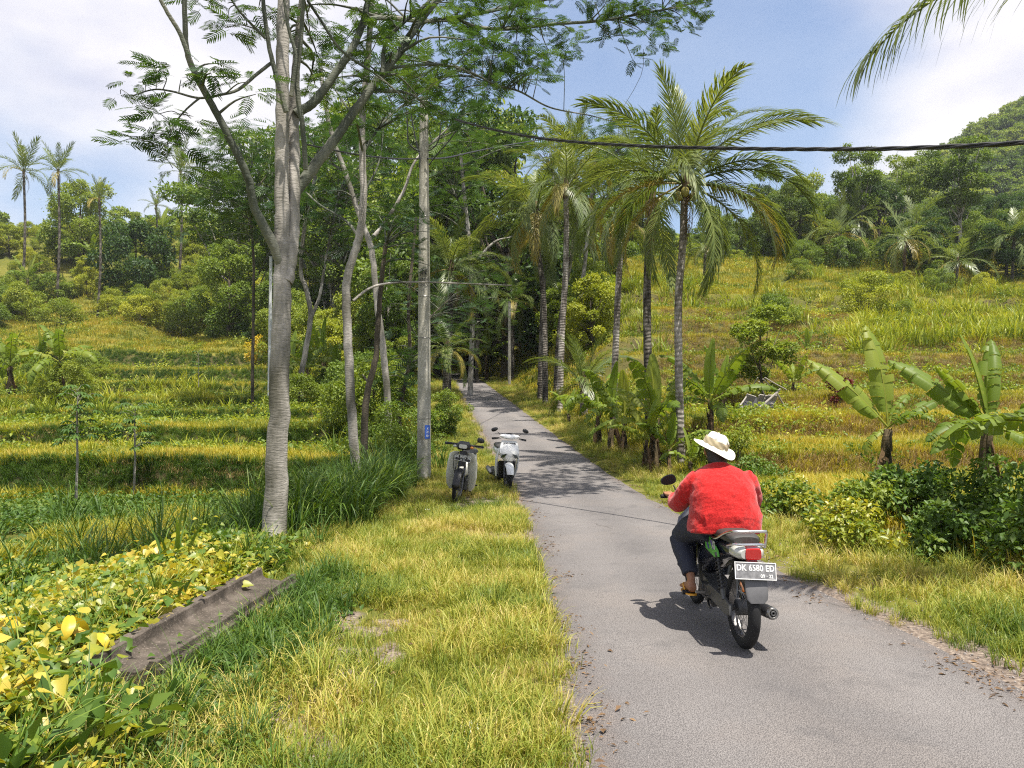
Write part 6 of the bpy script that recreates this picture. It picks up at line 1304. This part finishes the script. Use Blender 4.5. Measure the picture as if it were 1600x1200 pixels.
# ================================================================ pole, posts, cables
pb_=G(663,16); top=at(660,153,16); Hh=top.z-pb_.z; w=16/F
po=empty('utility_pole',pb_,0,'tall round concrete utility pole behind the parked motorbike with cables and a small blue plate','utility pole')
MB().tube([(0,0,-.3),(0,0,0),(-.01,0,Hh*.5),(-.035,0,Hh)],[11.3*w,11*w,9.2*w,6.4*w],32).obj('shaft',M['concrete'],po)
for z_,k in ((1.30,10.5),(3.05,10.0),(3.95,9.7),(5.7,8.5)): MB().torus((-.01*z_/Hh*2,0,z_),(0,0,1),k*w,.004,32,6).obj('joint_ring',M['cable'] if z_<2 else M['steel'],po)
MB().torus((-.03,0,Hh-.28),(0,0,1),6.8*w,.012,28,6).torus((-.03,0,Hh-.10),(0,0,1),6.7*w,.012,28,6).cyl((0,0,Hh-.28),(.22,-.1,Hh-.28),.02).obj('clamp',M['steel'],po)
def curved_plate(x0,x1,z0,z1,r,mat,nm):
    V=[];n=8
    for i in range(n+1):
        a=lerp(x0,x1,i/n)
        for z in (z0,z1): V.append((r*math.sin(a),-r*math.cos(a),z))
    o=MB().add(V,[(2*i,2*i+2,2*i+3,2*i+1) for i in range(n)]).obj(nm,M[mat],po); return o
bz=at(668,685,16).z-pb_.z; bp=curved_plate(R(12),R(62),bz,bz+.29,10.6*w+.006,'sign_blue','blue_plate')
for i,z_ in enumerate((bz+.21,bz+.14,bz+.06)): text('25' if i==1 else ('K' if i==0 else '04'),.07,M['letter'],bp,(math.sin(R(37))*(10.6*w+.009),-math.cos(R(37))*(10.6*w+.009),z_),(math.pi/2,0,R(37)),ext=.0005)
tz=lambda y:at(663,y,16).z-pb_.z
ink=simple('faded_ink',(.03,.03,.05),.8)
for s_,y,sz in (('JN',427,.17),('BETON',439,.085),('12-200',446,.085),('1.21',455,.065)):
    text(s_,sz,ink,po,(-.012,-9.3*w-.006,tz(y)),(math.pi/2,0,0),ext=.0006,wscale=.8)
def rope(name,P,r,label,n=50,strands=0,grp='overhead cables'):
    P=[Vector(p) for p in P]; c=curve_pts(q,P,n); o0=c[0].copy(); root=None
    if strands:
        b=MB(); N_=n*6; cc=curve_pts(q,P,N_); L_=0; T=[0]
        for i in range(N_): L_+=(cc[i+1]-cc[i]).length; T.append(L_)
        for s in range(strands):
            Q=[]
            for i,p in enumerate(cc):
                t=(cc[min(i+1,N_)]-cc[max(i-1,0)]).normalized(); u=t.cross(Vector((0,0,1))).normalized(); v=u.cross(t); a=T[i]*7+s*2*math.pi/strands; Q.append(p+(u*math.cos(a)+v*math.sin(a))*r*.55-o0)
            b.tube(Q,r*.6,6)
    else: b=MB().tube([p-o0 for p in c],r,6)
    o=b.obj(name,M['cable'],None,loc=o0); return tag(o,label,'cable',grp)
far=[at(672,168,15.9),at(705,184,15.2),at(760,200,14.2),at(830,214,13),at(900,222,12),at(1000,228,10.8),at(1100,231,9.9),at(1230,233,8.9),at(1400,232,7.9),at(1600,223,7.0),at(1800,205,6.3),at(2300,120,5.2)]
rope('overhead_cable',far,.023,'thick twisted black cable sagging from the pole across to the upper right',60,3)
rope('overhead_cable',[at(668,248,15.9),at(700,246,17),at(760,233,20),at(840,219,26),at(870,216,30),at(900,214,36)],.018,'thin black cable running from the pole back along the road to the right',30)
rope('overhead_cable',[at(658,248,16),at(620,248,15),at(560,242,13.5),at(480,226,11.5)],.016,'thin black cable leaving the pole to the left through the branches',30)
for pts,lab in (([(635,170),(637,200),(638,222),(650,234),(657,236)],'hanging slack cable loop on the left of the pole top'),([(641,168),(645,195),(650,220),(656,245),(655,262)],'slack cable strand closest to the pole on its left'),([(690,176),(688,205),(684,222),(676,232),(668,236)],'slack cable loop on the right of the pole top'),([(722,190),(712,205),(700,222),(684,240),(670,258)],'slack cable running down from the main cable to the pole')):
    rope('cable_loop',[at(x,y,15.8) for x,y in pts],.014,lab,20,grp='slack cables on the pole')
g=G(796,54); po2=empty('concrete_post',g,0,'thin pale concrete post on the right of the far road','post'); hh=at(795,472,54).z-g.z
MB().tube([(0,0,-.2),(0,0,hh)],[.125,.10],12).obj('shaft',M['concrete'],po2); MB().cyl((0,0,hh),(0,0,hh+.05),.12,n=12).obj('cap',M['concrete'],po2)
g=G(421,45); po3=empty('steel_post',g,0,'thin pale post in the left field just beside the big trunk','post'); hh=at(421,402,45).z-g.z
MB().tube([(0,0,-.2),(0,0,hh)],[.11,.09],12).obj('shaft',simple('galvanised_paint',(.55,.57,.58),.5),po3); MB().cyl((0,0,hh),(0,0,hh+.05),.12,n=12).obj('cap',M['steel'],po3)

# ================================================================ slab, debris, litter
A=Vector((-2.24,4.25,.10)); Bv=Vector((-2.08,6.45,.12)); dr=(Bv-A).normalized(); sd_=Vector((dr.y,-dr.x,0)).normalized(); L_=(Bv-A).length
pf=[(-.30,-.12),(-.30,.045),(-.14,.045),(-.13,.105),(-.095,.105),(-.085,.045),(-.06,.02),(.10,.0),(.16,.02),(.185,.065),(.215,.065),(.22,.02),(.26,.02),(.26,-.12)]
V=[];m=24
for i in range(m+1):
    for u,z in pf:
        e=.012*math.sin(i*1.7+u*9)+.006*math.sin(i*4.1); V.append(Vector((0,0,0))+dr*(L_*i/m)+sd_*(u+e*.5)+Vector((0,0,z+e*.4)))
k=len(pf); Fc=[(i*k+j,i*k+(j+1)%k,(i+1)*k+(j+1)%k,(i+1)*k+j) for i in range(m) for j in range(k)]+[tuple(range(k)),tuple(range((m+1)*k-1,m*k-1,-1))]
o=MB().add(V,Fc).obj('concrete_channel',M['old_concrete'],None,bevel=.006,loc=A); tag(o,'weathered concrete drain slab with raised ridges half covered by yellow vines','concrete slab')
g=G(733,3.72); 
V=[];n=7
for i in range(n):
    for j in range(n): V.append((i*.016-.05,j*.014-.045,.012+.010*math.sin(i*1.9+j)+.008*math.cos(j*2.3)))
b=MB().add(V,[(i*n+j,(i+1)*n+j,(i+1)*n+j+1,i*n+j+1) for i in range(n-1) for j in range(n-1)]); o=b.obj('paper_wrapper',M['paper'],None,loc=g+Vector((0,0,.02)),rot=(R(14),R(-8),.3)); o.modifiers.new('s','SOLIDIFY').thickness=.001; tag(o,'crumpled white paper wrapper lying in the near verge grass','litter')
for px,Y,lab,s_ in ((668,11.6,'small pale scrap of litter on the shaded verge in front of the parked motorbikes',.8),(495,7.4,'small white scrap lying in the grass right of the big trunk',.5)):
    g=G(px,Y); c=b.obj('paper_scrap',M['paper'],None,loc=g+Vector((0,0,.03)),rot=(.2,.1,1)); c.scale=(s_*1.4,s_*.6,s_); c.modifiers.new('s','SOLIDIFY').thickness=.001; tag(c,lab,'litter','paper scraps')
g=at(1190,635,24.5); g.z=Hs(g.x,g.y); sh=empty('collapsed_shelter',g,0,'collapsed low shelter of pale bleached poles and dark sheet under the young tree','shelter')
def w24(x,y,dy=0): return at(x,y,24.5+dy)-g
for (a,b_,r_) in [((1156,636),(1215,642),.035),((1215,642),(1230,645),.035),((1186,638),(1219,608),.04),((1156,634),(1166,620),.03),((1160,638),(1200,646),.035),((1188,658),(1250,635),.028),((1214,614),(1229,640),.03),((1205,630),(1235,650),.028),((1192,592),(1216,614),.022),((1195,590),(1229,609),.022),((1186,618),(1180,640),.02),((1195,622),(1186,641),.02),((1184,590),(1170,612),.02),((1186,596),(1196,620),.02)]:
    MB().tube([w24(*a,-.1),(w24(*a,-.1)+w24(*b_,.2))/2+Vector((0,0,-.01)),w24(*b_,.2)],[r_,r_*.9,r_*.8],7).obj('pole',M['wood_pale'],sh)
V=[w24(1160,634,-.1),w24(1208,636,-.1),w24(1214,620,1.6),w24(1166,617,1.6)]; c0=sum(V,Vector())/4
b=MB(); n=9; VV=[]
for i in range(n):
    for j in range(n): p=V[0].lerp(V[1],i/(n-1)).lerp(V[3].lerp(V[2],i/(n-1)),j/(n-1)); VV.append(p+Vector((0,0,.10*math.sin(i*1.3)*math.cos(j)*.5-.08*math.sin(math.pi*i/(n-1)))))
o=b.add(VV,[(i*n+j,(i+1)*n+j,(i+1)*n+j+1,i*n+j+1) for i in range(n-1) for j in range(n-1)]).obj('sheet',M['tarp'],sh); o.modifiers.new('s','SOLIDIFY').thickness=.02
for x in (1172,1192,1206): MB().box(w24(x,622,.5),(.34,.05,.24),(R(30),R(8*(x%3)),.2)).obj('board',M['wood_pale'],sh,smooth=False,bevel=.006)

# ================================================================ vine bed in the lower left
def heart(L):
    P=[(0,0),(-.12,.30),(.05,.50),(.42,.42),(1.0,0),(.42,-.42),(.05,-.50),(-.12,-.30)]; V=[(x*L,y*L,abs(y)*.25*L-.10*x*x*L) for x,y in P]; return V,[(0,1,2,3),(0,3,4,4),(0,4,5,5),(0,5,6,7)]
def vine_proto(seed,n=12,ls=.060):
    r=np.random.default_rng(seed); tri=[]; V=[];T=[]
    for i in range(n):
        P=[(0,0),(-.12,.30),(.05,.50),(.42,.40),(1.0,0),(.42,-.40),(.05,-.50),(-.12,-.30)]; L_=ls*r.uniform(.55,1.25); z=r.uniform(.02,.17); o=np.array([r.normal(0,.11),r.normal(0,.11),z]); a=r.uniform(0,6.28); tl=r.uniform(-.1,.9); rl=r.normal(0,.35)
        Mx=np.array((Euler((rl,tl,a)).to_matrix())); base=len(V)
        for x,y in P: V.append(Mx@np.array([x*L_,y*L_,(abs(y)*.35-.15*x*x)*L_])+o)
        for f in ((0,2,1),(0,3,2),(0,4,3),(0,5,4),(0,6,5),(0,7,6)): tri.append([base+k for k in f])
        t=r.uniform(0,1); T+=[t]*6
        V+=[o+np.array([0,0,0]),np.array([o[0]*.5+.002,o[1]*.5,-.02]),np.array([o[0]*.5-.003,o[1]*.5,-.02])]; bb=len(V)-3; tri.append([bb,bb+1,bb+2]); T.append(.3)
    return proto('vine_leaves',(np.array(V),np.array(tri),np.array(T)),M['vine'])
vp=[vine_proto(s) for s in range(5)]
n=15000; x=rng.uniform(-7,-1.0,n); y=rng.uniform(2.9,8.3,n); cx=0
edge=np.interp(y,[2.9,3.5,4.15,5.5,6.5,8.3],[-1.75,-1.85,-2.5,-2.48,-2.35,-2.5])+(fbm(x*2,y*2,71)-.5)*.3
x0_,y0_,edge0_=x,y,edge
k=(x<edge)&inview(x,y,.25)&(rng.uniform(0,1,n)<np.clip((fbm(x*1.1,y*1.1,73)-.30)*3.0,.08,1))
hgt=np.clip((edge-x),0,1.0)*.16+(fbm(x*.8,y*.8,72)-.3)*.35*np.clip((edge-x)*1.2,0,1)
scatter('vine_ground_cover',np.stack([x[k],y[k],H(x[k],y[k])+np.maximum(hgt[k],0)],1),rng.uniform(.7,1.25,k.sum()),vp,21,.25)
k2=k&(rng.uniform(0,1,n)<.22)&~((x>-2.62)&(y>4.1)&(y<6.5))
scatter('bed_grass',on_ground(x[k2],y[k2],0),rng.uniform(.9,1.9,k2.sum()),g_mid+g_long[:1] if False else g_mid,22)
n=1500; x=rng.uniform(-2.9,-.8,n); y=rng.uniform(2.6,7.2,n); k=(x>np.interp(y,[2.6,4.4,7],[-2.0,-1.90,-1.82]))&(x<np.interp(y,[2.6,4.4,7],[-1.2,-1.45,-1.5])+rng.normal(0,.15,n))
scatter('bank_weeds',on_ground(x[k],y[k],-.02),rng.uniform(.35,.7,k.sum()),w_weed,23)
k3=k&(rng.uniform(0,1,n)<.5); scatter('bank_grass',on_ground(x[k3],y[k3],0),rng.uniform(.16,.34,k3.sum()),g_long,24)
k4=(x0_<edge0_)&inview(x0_,y0_,.25)&(fbm(x0_*1.4,y0_*1.4,75)>.50)&(rng.uniform(0,1,len(x0_))<.16)&~((x0_>-2.62)&(y0_>4.1)&(y0_<6.5)); scatter('bed_weeds',on_ground(x0_[k4],y0_[k4],.02),rng.uniform(.7,1.3,k4.sum()),w_weed,25)
k5=k4&(rng.uniform(0,1,len(x0_))<.3); scatter('bed_tall_grass',on_ground(x0_[k5],y0_[k5],-.02),rng.uniform(.25,.6,k5.sum()),g_long,26)
# large ribbed yellow leaves standing out of the bed
def rib_leaf(L,Wd,seed):
    r=np.random.default_rng(seed); V=[];Q=[];T=[]; n=14; m=3; t=r.uniform(.2,.9)
    for i in range(n+1):
        s=i/n; w=Wd*.5*math.sin(math.pi*min(1,s*.94+.04))**.7; x=L*math.cos(s*.9)*s; z=-L*.45*s*s+(.012*L if i%2 else 0)
        for j in range(-m,m+1): u=j/m; V.append((x-abs(u)*w*.25,u*w,z+abs(u)*w*.35))
    k=2*m+1
    for i in range(n):
        for j in range(k-1): Q.append((i*k+j,(i+1)*k+j,(i+1)*k+j+1,i*k+j+1)); T.append(np.clip(t+r.normal(0,.05),0,1))
    return new_mesh('leaf',np.array(V),np.array(Q),np.array(T),smooth=True,mat=M['yellow_leaf'])
RL=[rib_leaf(.26,.085,s) for s in range(5)]
qq=random.Random(9)
for i,(px,py,Y,nl,lab) in enumerate([(110,960,4.6,6,'ribbed yellow leaved seedling standing in the vines left of the slab'),(100,1090,3.7,7,'yellow and orange leaved seedling at the lower left'),(55,1150,3.5,5,'lowest yellow-orange seedling in the lower left corner'),(55,1030,4.1,5,'yellow ribbed seedling near the left edge of the vine bed'),(150,990,4.5,4,'small yellow seedling close to the near end of the slab'),(330,905,6.6,4,'orange-yellow seedling between vines and the big trunk'),(240,900,6.7,4,'pale yellow seedling behind the slab'),(20,960,4.9,5,'yellow seedling cut by the left edge')]):
    p=at(px,py,Y); gz=Hs(p.x,p.y); h=max(.18,p.z-gz); r_=empty('seedling',(p.x,p.y,gz),qq.uniform(0,6),lab,'plant','yellow leaved seedlings'); MB().tube([(0,0,-.05),(.01,0,h*.5),(0,0,h)],[.006,.005,.004],6).obj('stem',M['green_stem'],r_)
    for j in range(nl): o=link('leaf',qq.choice(RL),r_,loc=(0,0,h*qq.uniform(.75,1))); o.rotation_euler=(qq.uniform(-.3,.3),qq.uniform(-.1,.6),j*2.4); o.scale=(qq.uniform(.6,1.05),)*3
# sword-leaved plant and arching blades by the trunk
def sword(px,py,Y,h,n,label,seed):
    p=at(px,py,Y); p.z=Hs(p.x,p.y); v,f,t=blades(n,h,.055,.10,.35,seed,7,.3); r_=empty('sword_leaf_plant',p,0,label,'plant','sword-leaved plants'); link('foliage',new_mesh('foliage',v,f,t,mat=M['weed']),r_); MB().tube([(0,0,-.1),(0,0,.12)],[.02,.03],8).obj('stem',M['green_stem'],r_)
sword(272,880,7.4,1.0,7,'tall upright sword-leaved plant between the slab and the dark field',1)
sword(345,890,7.2,.45,6,'short upright leaved plant left of the big trunk base',2)
sword(200,880,7.9,.7,6,'arching bladed plant left of the tall upright one',3)


# ================================================================ the thin blue air over the far hills
HZ=MB().box((30,330,95),(1500,840,196)).obj('haze',None,None,smooth=False) if False else None
hm=bpy.data.materials.new('air'); hm.use_nodes=True; t_=hm.node_tree; t_.nodes.clear(); oo=t_.nodes.new('ShaderNodeOutputMaterial'); pv=t_.nodes.new('ShaderNodeVolumePrincipled')
pv.inputs['Color'].default_value=(.86,.92,1,1); pv.inputs['Density'].default_value=.00018; pv.inputs['Anisotropy'].default_value=.2; t_.links.new(pv.outputs[0],oo.inputs['Volume'])
tag(MB().box((30,245,86),(930,530,176)).obj('haze',hm,None,smooth=False),kind='stuff')
cy.volume_bounces=0; cy.volume_max_steps=8; cy.volume_step_rate=10
